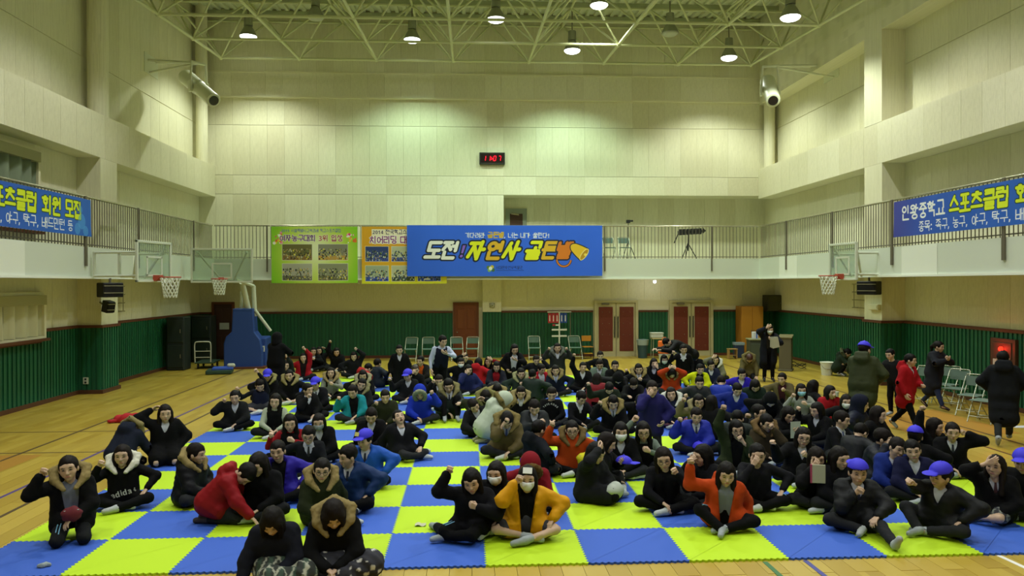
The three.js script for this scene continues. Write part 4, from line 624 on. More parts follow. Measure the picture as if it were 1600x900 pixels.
const strand = (x, y, z, a = 0.003) => a * Math.sin(Math.atan2(x, z + 0.01) * 30 + y * 20) + a * 0.5 * Math.sin(x * 190 + y * 40);
function hairG(L, style) {
  return once(`hair${L}${style}`, () => {
    const boy = style === 'boy' || style === 'crop', long = style === 'long' || style === 'fringe' || style === 'fall' || style === 'side';
    const len = style === 'bob' ? 0.13 : 0.30, locks = [];
    if (long || style === 'bob') { for (const s of [-1, 1]) locks.push([[s * 0.072, 0.0, -0.005], [s * 0.086, -len * (style === 'bob' ? 1 : 0.92), style === 'bob' ? 0.02 : 0.045], 0.034, style === 'bob' ? 0.026 : 0.03]); locks.push([[-0.03, 0, -0.06], [-0.04, -len, -0.07], 0.06, 0.045], [[0.03, 0, -0.06], [0.04, -len, -0.07], 0.06, 0.045]); }
    if (style === 'fall') for (const s of [-1, 1]) locks.push([[s * 0.062, 0.03, 0.05], [s * 0.06, -0.26, 0.09], 0.034, 0.03]);
    if (style === 'tail') locks.push([[0, 0.05, -0.1], [0, -0.02, -0.145], 0.03, 0.032], [[0, -0.02, -0.145], [0, -0.17, -0.13], 0.032, 0.018]);
    const lk = locks.length ? blob(locks, 0.03) : null;
    const f = (x, y, z) => {
      let d = ell(x, y, z, 0, 0.032, -0.016, 0.089, 0.1, 0.108);
      if (style === 'crop') d = ell(x, y, z, 0, 0.03, -0.016, 0.083, 0.094, 0.102);
      const low = boy ? -0.03 + 0.4 * Math.min(z, 0.03) : style === 'tail' ? -0.05 + 0.2 * Math.min(z, 0) : -0.09; d = Math.max(d, low - y);
      if (lk) d = smin(d, lk(x, y, z), 0.03);
      d += strand(x, y, z);
      const o = boy ? ell(x, y, z, 0, -0.05, 0.1, 0.07, style === 'crop' ? 0.115 : 0.098, 0.085) : style === 'fringe' || style === 'bob' || style === 'fall' ? ell(x, y, z, 0, -0.05, 0.105, 0.062, 0.088, 0.09) : ell(x, y, z, 0.006, -0.035, 0.105, 0.06, 0.105, 0.088);
      return Math.max(d, -o - (boy ? 0.003 * Math.sin(x * 160) : 0.002 * Math.sin(x * 120)));
    };
    return nets(f, [-0.15, -0.36, -0.19], [0.15, 0.16, 0.15], LODS[L].hair);
  });
}
const capG = (L) => once('cap' + L, () => nets((x, y, z) => { let d = Math.max(ell(x, y, z, 0, 0.042, -0.014, 0.098, 0.104, 0.117), 0.052 - y - 0.12 * z); d = Math.min(d, ell(x, y + 1.2 * (x * x), z, 0, 0.062, 0.13, 0.075, 0.011, 0.075)); return Math.min(d, ell(x, y, z, 0, 0.147, -0.014, 0.012, 0.008, 0.012)); }, [-0.13, 0.0, -0.16], [0.13, 0.17, 0.23], Math.min(0.009, LODS[L].hair)));
const maskG = (L) => once('mask' + L, () => nets((x, y, z) => Math.max(Math.min(headSDF(x, y, z), ell(x, y, z, 0, -0.04, 0.075, 0.04, 0.04, 0.035)) - 0.008, Math.abs(y + 0.05) - 0.044, 0.012 - z, Math.abs(x) - 0.07), [-0.1, -0.12, -0.02], [0.1, 0.02, 0.14], LODS[L].head));
const glassesG = once('glasses', () => merge([...[-1, 1].flatMap((s) => [new THREE.TorusGeometry(0.021, 0.0024, 6, 18).translate(s * 0.033, 0.002, 0.104), barG([s * 0.055, 0.006, 0.1], [s * 0.085, 0.004, 0.0], 0.0022, 5)]), barG([-0.012, 0.006, 0.106], [0.012, 0.006, 0.106], 0.0024, 5)]));
const fuzz = (x, y, z) => 0.005 * Math.sin(x * 120 + y * 61) * Math.sin(y * 118 + z * 57) + 0.003 * Math.sin(z * 130 + x * 90);
const furArc = []; { const pts = [[-0.06, 0.42, 0.15], [-0.15, 0.52, 0.05], [-0.165, 0.61, -0.06], [0, 0.67, -0.14], [0.165, 0.61, -0.06], [0.15, 0.52, 0.05], [0.06, 0.42, 0.15]]; for (let i = 0; i < 6; i++) furArc.push([pts[i], pts[i + 1], i === 0 ? 0.026 : 0.05, i === 5 ? 0.026 : 0.05]); }
const furG = (L) => once('fur' + L, () => { const b = blob(furArc, 0.02), [lo, hi] = bounds(furArc, 0.02); return nets((x, y, z) => b(x, y, z) + fuzz(x, y, z), lo, hi, [0.013, 0.017, 0.02][L]); });
const hoodSDF = (x, y, z) => Math.max(smin(ell(x, y, z, 0, 0.025, -0.025, 0.118, 0.135, 0.14), ell(x, y, z, 0, -0.12, -0.04, 0.13, 0.09, 0.12), 0.06), -ell(x, y, z, 0, -0.02, 0.13, 0.082, 0.125, 0.13));
const hoodG = (L) => once('hood' + L, () => nets(hoodSDF, [-0.17, -0.24, -0.2], [0.17, 0.19, 0.17], LODS[L].hair * 1.3));
const hoodFurG = (L) => once('hoodfur' + L, () => { const l = []; for (let i = 0; i < 14; i++) { const a = i / 14 * 6.2832, b = (i + 1) / 14 * 6.2832, p = (t) => [0.1 * Math.sin(t), -0.01 + 0.138 * Math.cos(t), 0.075 + 0.02 * Math.cos(t)]; l.push([p(a), p(b), 0.033]); } const b = blob(l, 0.02), [lo, hi] = bounds(l, 0.02); return nets((x, y, z) => b(x, y, z) + fuzz(x, y, z), lo, hi, [0.013, 0.017, 0.02][L]); });

const bodyM = new THREE.MeshStandardMaterial({ color: '#ffffff', vertexColors: true, roughness: 0.6 }), clothVC = new THREE.MeshStandardMaterial({ color: '#ffffff', vertexColors: true, roughness: 0.85 });
const  redHair = M('#3a1712', 0.5), specM = M('#17140f', 0.4);
const COL = { black: '#090a0c', ink: '#0f1015', navy: '#1a2036', dkgreen: '#1b2a20', olive: '#2f3320', grey: '#8b9180', lgrey: '#aab09f', dgrey: '#26282a', charcoal: '#1a1c1e', blue: '#1f3fb0', royal: '#2a4fd0', sky: '#2763c8', purple: '#33249a', red: '#a31620', dred: '#7d1520', orange: '#c8501a', rust: '#bf4a14', yellow: '#d9a010', lime: '#cfdc14', teal: '#1f8f96', white: '#d4dcc6', brown: '#5a4a2c', tan: '#8f7f52', khaki: '#6b6340', maroon: '#3a1a20', cream: '#c9c4a0', pink: '#c98a98', indigo: '#272a63' };
const C = (k) => COL[k] ?? k;
function cloth(hex, roughness = 0.9) {          // fabrics: hardly any mirror sheen
  const key = 'cloth' + hex + roughness;
  if (!mats.has(key)) mats.set(key, new THREE.MeshPhysicalMaterial({ color: new THREE.Color(hex).multiplyScalar(0.8), roughness, specularIntensity: 0.3 }));
  return mats.get(key);
}
const hairM = [cloth('#0c0908', 0.6), cloth('#110d0a', 0.6), cloth('#160f0b', 0.65)];
const ik = (a, t, l1, l2, pole) => { const A = V(...a), T = V(...t), d = T.clone().sub(A); let L = d.length(); const mx = (l1 + l2) * 0.985; if (L > mx) { T.copy(A).addScaledVector(d, mx / L); L = mx; } const u = d.normalize(), x = (l1 * l1 - l2 * l2 + L * L) / (2 * L), h = Math.sqrt(Math.max(0, l1 * l1 - x * x)), p = V(...pole); p.addScaledVector(u, -p.dot(u)).normalize(); return [A.clone().addScaledVector(u, x).addScaledVector(p, h).toArray(), T.toArray()]; };
// [pelvis height, pelvis z, side -1, side +1] with [knee, ankle, toe] per side
const LEGS = {
  cross: [0.115, 0, [[-0.33, 0.13, 0.2], [0.04, 0.06, 0.27], [0.17, 0.045, 0.3]], [[0.33, 0.13, 0.22], [-0.02, 0.06, 0.37], [-0.15, 0.045, 0.42]]],
  crossup: [0.115, 0, [[-0.3, 0.25, 0.24], [-0.06, 0.07, 0.4], [-0.1, 0.045, 0.53]], [[0.33, 0.13, 0.22], [-0.02, 0.06, 0.33], [-0.16, 0.045, 0.37]]],
  kneel: [0.25, -0.04, [[-0.13, 0.075, 0.33], [-0.1, 0.055, -0.06], [-0.08, 0.035, -0.2]], [[0.13, 0.075, 0.33], [0.1, 0.055, -0.06], [0.08, 0.035, -0.2]]],
  kneelup: [0.5, -0.02, [[-0.12, 0.07, 0.06], [-0.11, 0.055, -0.34], [-0.1, 0.035, -0.48]], [[0.12, 0.07, 0.06], [0.11, 0.055, -0.34], [0.1, 0.035, -0.48]]],
  side: [0.12, 0, [[-0.02, 0.12, 0.4], [0.3, 0.07, 0.3], [0.43, 0.045, 0.33]], [[0.3, 0.12, 0.28], [0.44, 0.065, -0.06], [0.52, 0.04, -0.18]]],
  sidel: [0.12, 0, [[-0.3, 0.12, 0.28], [-0.44, 0.065, -0.06], [-0.52, 0.04, -0.18]], [[0.02, 0.12, 0.4], [-0.3, 0.07, 0.3], [-0.43, 0.045, 0.33]]],
  up: [0.115, 0, [[-0.14, 0.42, 0.27], [-0.12, 0.07, 0.42], [-0.13, 0.045, 0.56]], [[0.14, 0.42, 0.27], [0.12, 0.07, 0.42], [0.13, 0.045, 0.56]]],
  ext: [0.115, 0, [[-0.33, 0.13, 0.2], [0.0, 0.06, 0.3], [-0.06, 0.045, 0.42]], [[0.17, 0.14, 0.4], [0.22, 0.065, 0.78], [0.24, 0.16, 0.86]]],
  extl: [0.115, 0, [[-0.17, 0.14, 0.4], [-0.22, 0.065, 0.78], [-0.24, 0.16, 0.86]], [[0.33, 0.13, 0.2], [0.0, 0.06, 0.3], [0.06, 0.045, 0.42]]],
  stand: [0.86, 0, [[-0.1, 0.48, 0.03], [-0.11, 0.085, -0.02], [-0.13, 0.04, 0.13]], [[0.1, 0.48, 0.03], [0.11, 0.085, -0.02], [0.13, 0.04, 0.13]]],
  walk: [0.85, 0, [[-0.09, 0.49, 0.12], [-0.1, 0.1, 0.28], [-0.1, 0.06, 0.42]], [[0.09, 0.47, -0.04], [0.1, 0.14, -0.34], [0.1, 0.04, -0.24]]],
  chair: [0.5, 0, [[-0.12, 0.5, 0.4], [-0.12, 0.085, 0.42], [-0.13, 0.04, 0.56]], [[0.12, 0.5, 0.4], [0.12, 0.085, 0.42], [0.13, 0.04, 0.56]]],
  squat: [0.24, 0, [[-0.16, 0.42, 0.24], [-0.13, 0.085, 0.08], [-0.15, 0.04, 0.22]], [[0.16, 0.42, 0.24], [0.13, 0.085, 0.08], [0.15, 0.04, 0.22]]],
  crawl: [0.46, 0, [[-0.12, 0.07, 0.02], [-0.12, 0.055, -0.36], [-0.12, 0.035, -0.5]], [[0.13, 0.09, 0.16], [0.12, 0.055, -0.2], [0.12, 0.035, -0.34]]],
};
// hand targets from the neck base (x is multiplied by the side), elbow pole, palm direction, hand shape
const ARMS = {
  fist: [[0.27, 0.1, 0.2], [0.7, -1, -0.1], [0, 0, 1], 'fist'], high: [[0.2, 0.42, 0.1], [1, -0.2, 0.2], [0, 0, 1], 'fist'], mid: [[0.3, 0.26, 0.16], [1, -0.5, 0], [0, 0, 1], 'fist'], wide: [[0.46, 0.14, 0.12], [0.2, -1, -0.2], [0, 0, 1], 'fist'],
  chin: [[0.08, 0.04, 0.2], [0.7, -1, 0.2], [0, 0, -1], 'soft'], brow: [[0.1, 0.2, 0.17], [1, -0.3, 0.2], [0, 0, -1], 'soft'], behind: [[0.2, 0.2, -0.04], [1, 0.1, 0.1], [-1, 0, 0.2], 'soft'], chest: [[0.07, -0.12, 0.22], [1, -0.6, 0], [0, 0, -1], 'fist'],
  lap: [[0.05, -0.36, 0.24], [1, -0.3, -0.2], [0, -1, 0.2], 'soft'], knee: ['knee', [1, -0.1, -0.3], [0, -1, 0.2], 'soft'], floor: [[0.3, 'floor', -0.08], [0.4, 0, -1], [0, -1, 0], 'flat'], front: [[0.2, 'floor', 0.3], [0.8, 0, -0.6], [0, -1, 0], 'flat'],
  down: [[0.26, -0.5, 0.06], [0.6, 0, -1], [-1, 0, 0], 'soft'], fwd: [[0.16, -0.16, 0.38], [0.6, -1, 0], [0, -1, 0.3], 'soft'], phone: [[0.06, -0.14, 0.25], [1, -0.6, 0], [0, 0.6, -0.6], 'soft'], pocket: [[0.2, -0.4, 0.1], [1, 0, -0.6], [-1, 0, 0], 'soft'], ext: [[0.42, 0.06, 0.26], [0.2, -1, 0], [0, -1, 0.2], 'fist'],
};
let triCount = 0; const MATTOP = MT;
function P(px, py, label, o = {}) {
  const leg = LEGS[o.leg ?? 'cross'], standing = leg[0] > 0.7, sc = (o.s ?? 1) * (standing ? 1 : 0.95) * (0.975 + rnd() * 0.05), pants = C(o.lc ?? ['black', 'charcoal', 'dgrey'][Math.floor(rnd() * 3)]);
  const T = new THREE.Quaternion().setFromEuler(new THREE.Euler((o.lean ?? 5 + rnd() * 8) * D2R, (o.tw ?? 0) * D2R, (o.side ?? (rnd() - 0.5) * 6) * D2R, 'YXZ')), p0 = [0, leg[0], leg[1]];
  const K = standing ? 0.95 : leg[0] > 0.4 ? 0.92 : 0.85;          // seated teenagers slump: the trunk shortens
  const tp = (x, y, z) => V(x, y * K, z).applyQuaternion(T).add(V(...p0)).toArray();
  const nb = tp(0, 0.475, 0), [hy = 0, hp = 0, hr = 0] = o.hd ?? [(rnd() - 0.5) * 20, rnd() * 8 - 4, (rnd() - 0.5) * 10];
  const Rh = T.clone().multiply(new THREE.Quaternion().setFromEuler(new THREE.Euler(hp * D2R, hy * D2R, hr * D2R, 'YXZ'))), hc = V(...tp(0, 0.515, 0.005)).add(V(0, 0.112, 0.022).applyQuaternion(Rh));
  const HM = new THREE.Matrix4().compose(hc, Rh, V(1, 1, 1).multiplyScalar(standing ? 1.06 : 1.14));
  // where it stands: the head centre lies on the ray through (px, py)
  const onMat = o.mat ?? true, y0 = onMat ? MATTOP : 0, at = on(px, py, 'y', y0 + hc.y * sc), auto = Math.atan2(-at[0], -at[2]) * 0.55;
  const turn = auto + (o.t ?? 0) * D2R, off = V(hc.x, 0, hc.z).multiplyScalar(sc).applyAxisAngle(V(0, 1, 0), turn), dist = -at[2];
  const L = o.lod ?? (dist < 10.2 ? 0 : dist < 14 ? 1 : 2), R = LODS[L];
  const t = thing('person', label, 'person', [at[0] - off.x, y0, at[2] - off.z], turn, o.group ?? (standing ? undefined : 'students seated on the foam mats')); t.scale.setScalar(sc);
  // joints
  const legs = [-1, 1].map((s, i) => { const hip = tp(s * 0.085, 0.0, 0.0); const [k, a, e] = o.legs?.[i] ?? leg[2 + i]; return { hip, k, a, e }; });
  const arms = [[-1, o.l ?? 'knee'], [1, o.r ?? 'lap']].map(([s, spec]) => {
    const A = Array.isArray(spec) ? [spec, [0.7, -1, 0], [0, 0, 1], 'fist'] : ARMS[spec]; const S = tp(s * 0.165, 0.425, -0.005), sid = s < 0 ? 0 : 1; let tg;
    if (A[0] === 'knee') tg = [legs[sid].k[0] * 0.9, legs[sid].k[1] + 0.1, legs[sid].k[2] - 0.05]; else tg = [nb[0] + s * A[0][0], A[0][1] === 'floor' ? 0.06 : nb[1] + A[0][1], nb[2] + A[0][2]];
    const [el, w] = ik(S, tg, 0.265, 0.235, [s * A[1][0], A[1][1], A[1][2]]); return { s, S, el, w, palm: A[2], kind: A[3] };
  });
  // body
  const tor = (b, full) => [[tp(-0.065, 0, 0), tp(-0.07, 0.34, 0.0), 0.112 + b, 0.1 + b], [tp(0.065, 0, 0), tp(0.07, 0.34, 0.0), 0.112 + b, 0.1 + b], [tp(-0.135, 0.425, -0.01), tp(0.135, 0.425, -0.01), 0.052 + b * 0.7]];
  const limbs = [...arms.flatMap((a) => [[a.S, a.el, 0.044, 0.036], [a.el, a.w, 0.036, 0.025]]), ...legs.flatMap((q) => [[q.hip, q.k, 0.078, 0.054], [q.k, q.a, 0.05, 0.034], [q.a, q.e, 0.036, 0.026]])];
  const bodyL = [...tor(0), [tp(0, 0.44, 0), hc.clone().add(V(0, -0.07, -0.015).applyQuaternion(Rh)).toArray(), 0.052, 0.052], ...limbs], bf = blob(bodyL, 0.03), bb = bounds(bodyL, 0.03), bg_ = nets((x, y, z) => Math.max(bf(x, y, z), 0.006 - y), bb[0], bb[1], R.body, () => SKIN);
  const pieces = [bg_, headG(L, o.yell).clone().applyMatrix4(HM)];
  for (const a of arms) {
    const y = V(...a.w).sub(V(...a.el)).normalize(), z = V(a.palm[0] * -a.s * -1, a.palm[1], a.palm[2]); z.addScaledVector(y, -z.dot(y)); if (z.length() < 0.1) z.set(0, -y.z, y.y); z.normalize(); const x = y.clone().cross(z);
    const g = handG(L, a.kind).clone(), mir = a.s > 0 ? -1 : 1; g.applyMatrix4(new THREE.Matrix4().makeBasis(x.clone().multiplyScalar(mir), y, z).setPosition(...a.w));
    if (mir < 0) { const ix = g.index.array; for (let i = 0; i < ix.length; i += 3) { const q = ix[i + 1]; ix[i + 1] = ix[i + 2]; ix[i + 2] = q; } }
    pieces.push(g);
  }
  const bodyG = mergeGeometries(pieces); bodyG.computeVertexNormals();
  const add = (n, g, m) => { const q = part(n, g, m, t); triCount += (g.index ? g.index.count : g.attributes.position.count) / 3; return q; };
  add('body', bodyG, bodyM);
  const headPart = (n, g, m) => { const q = add(n, g, m); q.matrix.copy(HM); q.matrix.decompose(q.position, q.quaternion, q.scale); return q; };
  const torsoPart = (n, g, m) => { const q = add(n, g, m); q.position.set(...p0); q.quaternion.copy(T); q.scale.set(1, K, 1); return q; };
  const iT = T.clone().invert(), tl = V(0, 0, 0), loc = (x, y, z) => { tl.set(x - p0[0], y - p0[1], z - p0[2]).applyQuaternion(iT); tl.y /= K; return tl; };
  // trousers or skirt, socks
  const wr = (x, y, z) => 0.004 * Math.sin(x * 41 + y * 57) * Math.sin(z * 47 + y * 23);
  if (!o.sk) { const l = [[tp(-0.065, 0, 0), tp(0.065, 0, 0), 0.126], [tp(-0.06, 0.1, 0), tp(0.06, 0.1, 0), 0.115], ...legs.flatMap((q) => [[q.hip, q.k, 0.094, 0.07], [q.k, V(...q.k).lerp(V(...q.a), 0.9).toArray(), 0.067, 0.054]])], f = blob(l, 0.03), b = bounds(l, 0.03); add('trousers', nets((x, y, z) => Math.max(f(x, y, z) + wr(x, y, z), 0.003 - y), b[0], b[1], R.cloth * 1.1), cloth(pants)); }
  else { const l = [[tp(-0.065, 0, 0), tp(0.065, 0, 0), 0.135], [tp(-0.06, 0.12, 0), tp(0.06, 0.12, 0), 0.115], ...legs.map((q) => [q.hip, V(...q.hip).lerp(V(...q.k), 0.66).toArray(), 0.105, 0.098])], f = blob(l, 0.07), b = bounds(l, 0.03); const plaid = (x, y, z) => { const e = (v) => Math.abs(((v * 14) % 1 + 1) % 1 - 0.5) < 0.09; return e(x) || e(z + y) ? [0.22, 0.24, 0.2] : [0.02, 0.022, 0.028]; }; add('skirt', nets((x, y, z) => Math.max(f(x, y, z) + wr(x, y, z) * 1.6, 0.003 - y), b[0], b[1], R.cloth, o.sk === 'plaid' ? plaid : () => [0.02, 0.022, 0.03]), clothVC); }
  const sockM = M(C(o.sock ?? (standing ? 'dgrey' : ['#b4bbb4', '#a9b2b4', '#8f989a'][Math.floor(rnd() * 3)])), 0.9);
  for (const q of legs) { const l = [[V(...q.k).lerp(V(...q.a), standing ? 0.96 : 0.8).toArray(), q.a, 0.044, 0.042], [q.a, q.e, 0.043, 0.035], [q.a, V(...q.a).lerp(V(...q.e), -0.2).toArray(), 0.04]], f = blob(l, 0.02), b = bounds(l, 0.02); add(standing ? 'shoe' : 'sock', nets((x, y, z) => Math.max(f(x, y, z), 0.001 - y), b[0], b[1], R.sock), sockM); }
  // top
  const st = { puffer: [0.06, 0.04], coat: [0.046, 0.03], blazer: [0.02, 0.015], sweater: [0.018, 0.014], vest: [0.016, 0.013] }[o.st ?? 'coat'], bulk = st[0], sl = st[1];
  const short = ['blazer', 'sweater', 'vest'].includes(o.st), top = [...tor(bulk), [tp(0, 0.44, -0.005), tp(0, 0.5, 0.0), short ? 0.066 : 0.086, short ? 0.056 : 0.08]];
  const sleeves = arms.flatMap((a) => [[a.S, a.el, 0.052 + sl, 0.044 + sl], [a.el, V(...a.el).lerp(V(...a.w), 0.9).toArray(), 0.044 + sl, 0.034 + sl * 0.8]]);
  if (o.st !== 'vest') top.push(...sleeves);
  if (!short) { for (const q of legs) top.push([q.hip, V(...q.hip).lerp(V(...q.k), o.long ? 0.75 : standing ? 0.45 : 0.35).toArray(), 0.1 + bulk, 0.09 + bulk * 0.9]); if (standing) top.push([tp(-0.06, -0.25, 0), tp(0.06, -0.25, 0), 0.11 + bulk]); if (standing && o.long) top.push([tp(-0.06, -0.42, 0), tp(0.06, -0.42, 0), 0.12 + bulk]); }
  if (!short && (o.fur || o.hood)) top.push([tp(-0.06, 0.45, -0.13), tp(0.06, 0.45, -0.13), 0.08], [tp(-0.07, 0.54, -0.12), tp(0.07, 0.54, -0.12), 0.06]);
  const tf = blob(top, short ? 0.025 : 0.04), tb = bounds(top, 0.03), op = o.op, inner = o.in ?? '#c9ceda';
  const wedge = op === 'v' ? (x, y) => (x - (y - 0.27) * 0.36) * 0.9 : op === 'o' ? (x, y) => (x - 0.05 - Math.max(0, y) * 0.1) : null;
  const ring = o.st === 'puffer' ? (q) => 0.006 * Math.abs(Math.sin(q.y * 34)) : () => 0;
  const coatF = (x, y, z) => { let d = tf(x, y, z); if (d > 0.08) return d; const q = loc(x, y, z); d += wr(x, y, z) * 1.3 + ring(q); if (wedge) d = Math.max(d, -Math.max(wedge(Math.abs(q.x), q.y), 0.03 - q.z)); const nx = Math.hypot(q.x, q.z - 0.006); if (q.y > 0.45) d = Math.max(d, 0.052 - nx); return Math.max(d, 0.004 - y); };
  const cc = C(o.c ?? 'black');
  add(o.st === 'blazer' ? 'blazer' : o.st === 'sweater' ? 'sweater' : o.st === 'vest' ? 'vest' : 'coat', nets(coatF, tb[0], tb[1], R.cloth), cloth(cc, o.st === 'puffer' ? 0.6 : 0.9));
  if (op || o.st === 'vest') { const l = [...tor(0.011), [tp(0, 0.44, 0), tp(0, 0.49, 0.003), 0.064, 0.058]]; if (o.st === 'vest') l.push(...arms.flatMap((a) => [[a.S, a.el, 0.056, 0.05], [a.el, V(...a.el).lerp(V(...a.w), 0.88).toArray(), 0.05, 0.04]])); const f = blob(l, 0.025), b = bounds(l, 0.02); add('shirt', nets((x, y, z) => { let d = f(x, y, z); if (o.st !== 'vest') d = Math.max(d, -loc(x, y, z).z - 0.03); return Math.max(d, 0.004 - y); }, b[0], b[1], R.cloth), cloth(C(inner))); }
  if (o.tie) { const g = new THREE.BoxGeometry(0.05, 0.2, 0.012, 1, 6, 1), p = g.attributes.position, f = blob([...tor(0.011), [tp(0, 0.44, 0), tp(0, 0.49, 0.003), 0.064, 0.058]], 0.025); for (let i = 0; i < p.count; i++) { const y = 0.34 + p.getY(i), k = 0.45 + 0.55 * (0.44 - y) / 0.2; let z = 0.25; for (let s = 0; s < 12; s++) z -= Math.max(0, f(...tp(0, y, z))) * 0.9; p.setXYZ(i, p.getX(i) * k, y, z + 0.008 + p.getZ(i)); } g.computeVertexNormals(); torsoPart('tie', g, M(C(o.tie), 0.7)); }
  if (o.fur) torsoPart('fur_trim', furG(L), cloth(C(o.fur), 1));
  // head wear
  if (o.up) { headPart('hood', hoodG(L), cloth(cc)); if (o.up !== true) headPart('fur_trim', hoodFurG(L), cloth(C(o.up), 1)); }
  headPart('hair', hairG(L, o.hair ?? 'boy'), o.hc ? M(o.hc, 0.5) : hairM[Math.floor(rnd() * 3)]);
  if (o.cap) { const q = headPart('cap', capG(L), M(C(o.cap === true ? '#2a22c8' : o.cap), 0.7)); if (o.capb) q.rotateY(Math.PI + (o.capb === true ? 0 : o.capb * D2R)); q.scale.multiplyScalar(1.03); }
  if (o.mask) headPart('face_mask', maskG(L), M(o.mask === true ? '#d0d6d0' : o.mask, 0.8));
  if (o.gl && L < 2) headPart('glasses', glassesG, specM);
  const ctx = { t, HM, hc, tp, arms, legs, p0, T, R, L, add, torsoPart, coatF, sc, wr }; if (o.extra) o.extra(ctx); return ctx;
}
// a blanket laid over the legs: a thing of its own, shaped on the person it covers
function blanket(c, label, col) {
  const l = [[c.tp(-0.1, 0.08, 0.12), c.tp(0.1, 0.08, 0.12), 0.12], ...c.legs.flatMap((q) => [[q.hip, q.k, 0.125, 0.11], [q.k, V(...q.k).lerp(V(...q.a), 0.7).toArray(), 0.11, 0.1]])], f = blob(l, 0.09), b = bounds(l, 0.04);
  const t = thing('lap_blanket', label, 'blanket', c.t.position.toArray(), c.t.rotation.y); t.scale.copy(c.t.scale);
  part('cloth', nets((x, y, z) => Math.max(f(x, y, z) + c.wr(x, y, z) * 2.5, 0.004 - y), b[0], b[1], 0.016, col), clothVC, t);
}
function held(c, side, name, label, cat, build, off = [0, 0.06, 0.03]) {   // a thing in or at one hand of a person
  const a = c.arms[side < 0 ? 0 : 1], p = V(a.w[0] + off[0], a.w[1] + off[1], a.w[2] + off[2]).multiplyScalar(c.sc).applyAxisAngle(V(0, 1, 0), c.t.rotation.y).add(c.t.position); const t = thing(name, label, cat, p.toArray(), c.t.rotation.y); build(t); return t;
}
const font = await new FontLoader().loadAsync('fonts/droid/droid_sans_bold.typeface.json');
const letterM = M('#b9bfb8', 0.7);
// raised print that follows the cloth: every letter is set on the surface found from the front
function printOn(c, text, size, pos, name, curve = 0) {
  const full = new TextGeometry(text, { font, size, depth: 0.004, curveSegments: 3 }); full.computeBoundingBox(); const W = full.boundingBox.max.x, list = []; let x = 0;
  [...text].forEach((ch) => { if (ch === ' ') { x += size * 0.45; return; } const g = new TextGeometry(ch, { font, size, depth: 0.004, curveSegments: 3 }); g.computeBoundingBox(); const w = g.boundingBox.max.x; list.push([g, x + w / 2, w]); x += w + size * 0.08; });
  const out = list.map(([g, cx, w]) => { const u = cx - x / 2, y = pos[1] + curve * u * u + (pos[3] ?? 0) * u; let z = 0.6; const X = pos[0] + u; for (let i = 0; i < 30; i++) { const d = c.coatF(X, y + size / 2, z); z -= Math.max(0.0, d) * 0.8; if (d < 0.002) break; } return g.translate(-w / 2, 0, 0).rotateZ(Math.atan((pos[3] ?? 0) + 2 * curve * u)).translate(X, y, z + 0.002); });
  c.add(name, merge(out), letterM);
}
const hemText = (c) => printOn(c, 'adidas', 0.07, [0.025, 0.16, 0, 0.25], 'printed_letters');
const chestText = (c) => { printOn(c, 'RFTE KODE', 0.036, [0, 0.44, 0], 'printed_letters', -4); };
// ---------- the crowd, from the front to the back ----------
const sticker = (c, hex, w, h, x, y, z, rx = 0) => { const g = boxG(w, h, 0.006).clone().applyMatrix4(new THREE.Matrix4().makeRotationX(rx).setPosition(x, y, z)).applyMatrix4(c.HM); c.add('paper_label', g, M(hex, 0.8)); };
const pouch = (hex, w, h, d) => (t) => { const g = new THREE.SphereGeometry(1, 20, 14), p = g.attributes.position; for (let i = 0; i < p.count; i++) { const x = p.getX(i), y = p.getY(i), z = p.getZ(i); p.setXYZ(i, x * w * (1 + 0.08 * Math.sin(y * 7)), y * h * (1 + 0.1 * Math.sin(x * 6)), z * d); } g.computeVertexNormals(); part('soft_body', g, M(hex, 0.85), t); part('zip', barG([-w * 0.7, h * 0.55, d * 0.5], [w * 0.7, h * 0.55, d * 0.5], 0.006), M('#8a8a88', 0.4), t); };
const looseCap = (t) => { const g = capG(0).clone().translate(0, -0.1, 0); part('cap_body', g, M('#2a22c8', 0.7), t); part('button', new THREE.SphereGeometry(0.01, 8, 6).translate(0, 0.052, -0.014), M('#2a22c8', 0.7), t); };
const stripes = (c, i) => { const q = c.legs[i], a = V(...q.hip).lerp(V(...q.k), 0.55), n = 2; for (let k = 0; k < n; k++) { const o = 0.03 * k - 0.015; c.add('light_stripe', pathG([[0.6, 0.085], [0.85, 0.08], [1.05, 0.075]].map(([u, r]) => { const p = u <= 1 ? V(...q.hip).lerp(V(...q.k), u) : V(...q.k).lerp(V(...q.a), u - 1); return [p.x + o, p.y + r, p.z + 0.02 + o]; }), 0.006, 5), M('#6fa6c8', 0.7)); } };
const dots = (x, y, z) => (Math.sin(x * 48) * Math.sin(y * 48 + 1) * Math.sin(z * 48 + x * 20) > 0.42 ? [0.55, 0.55, 0.52] : [0.015, 0.016, 0.025]);
const plaidG = (x, y, z) => { const e = (v, w) => ((v * 9) % 1 + 1) % 1 < w; return e(x + z * 0.4, 0.14) || e(z - x * 0.4 + y, 0.14) ? [0.35, 0.36, 0.28] : e(x + 0.05, 0.4) ? [0.03, 0.06, 0.04] : [0.02, 0.025, 0.02]; };
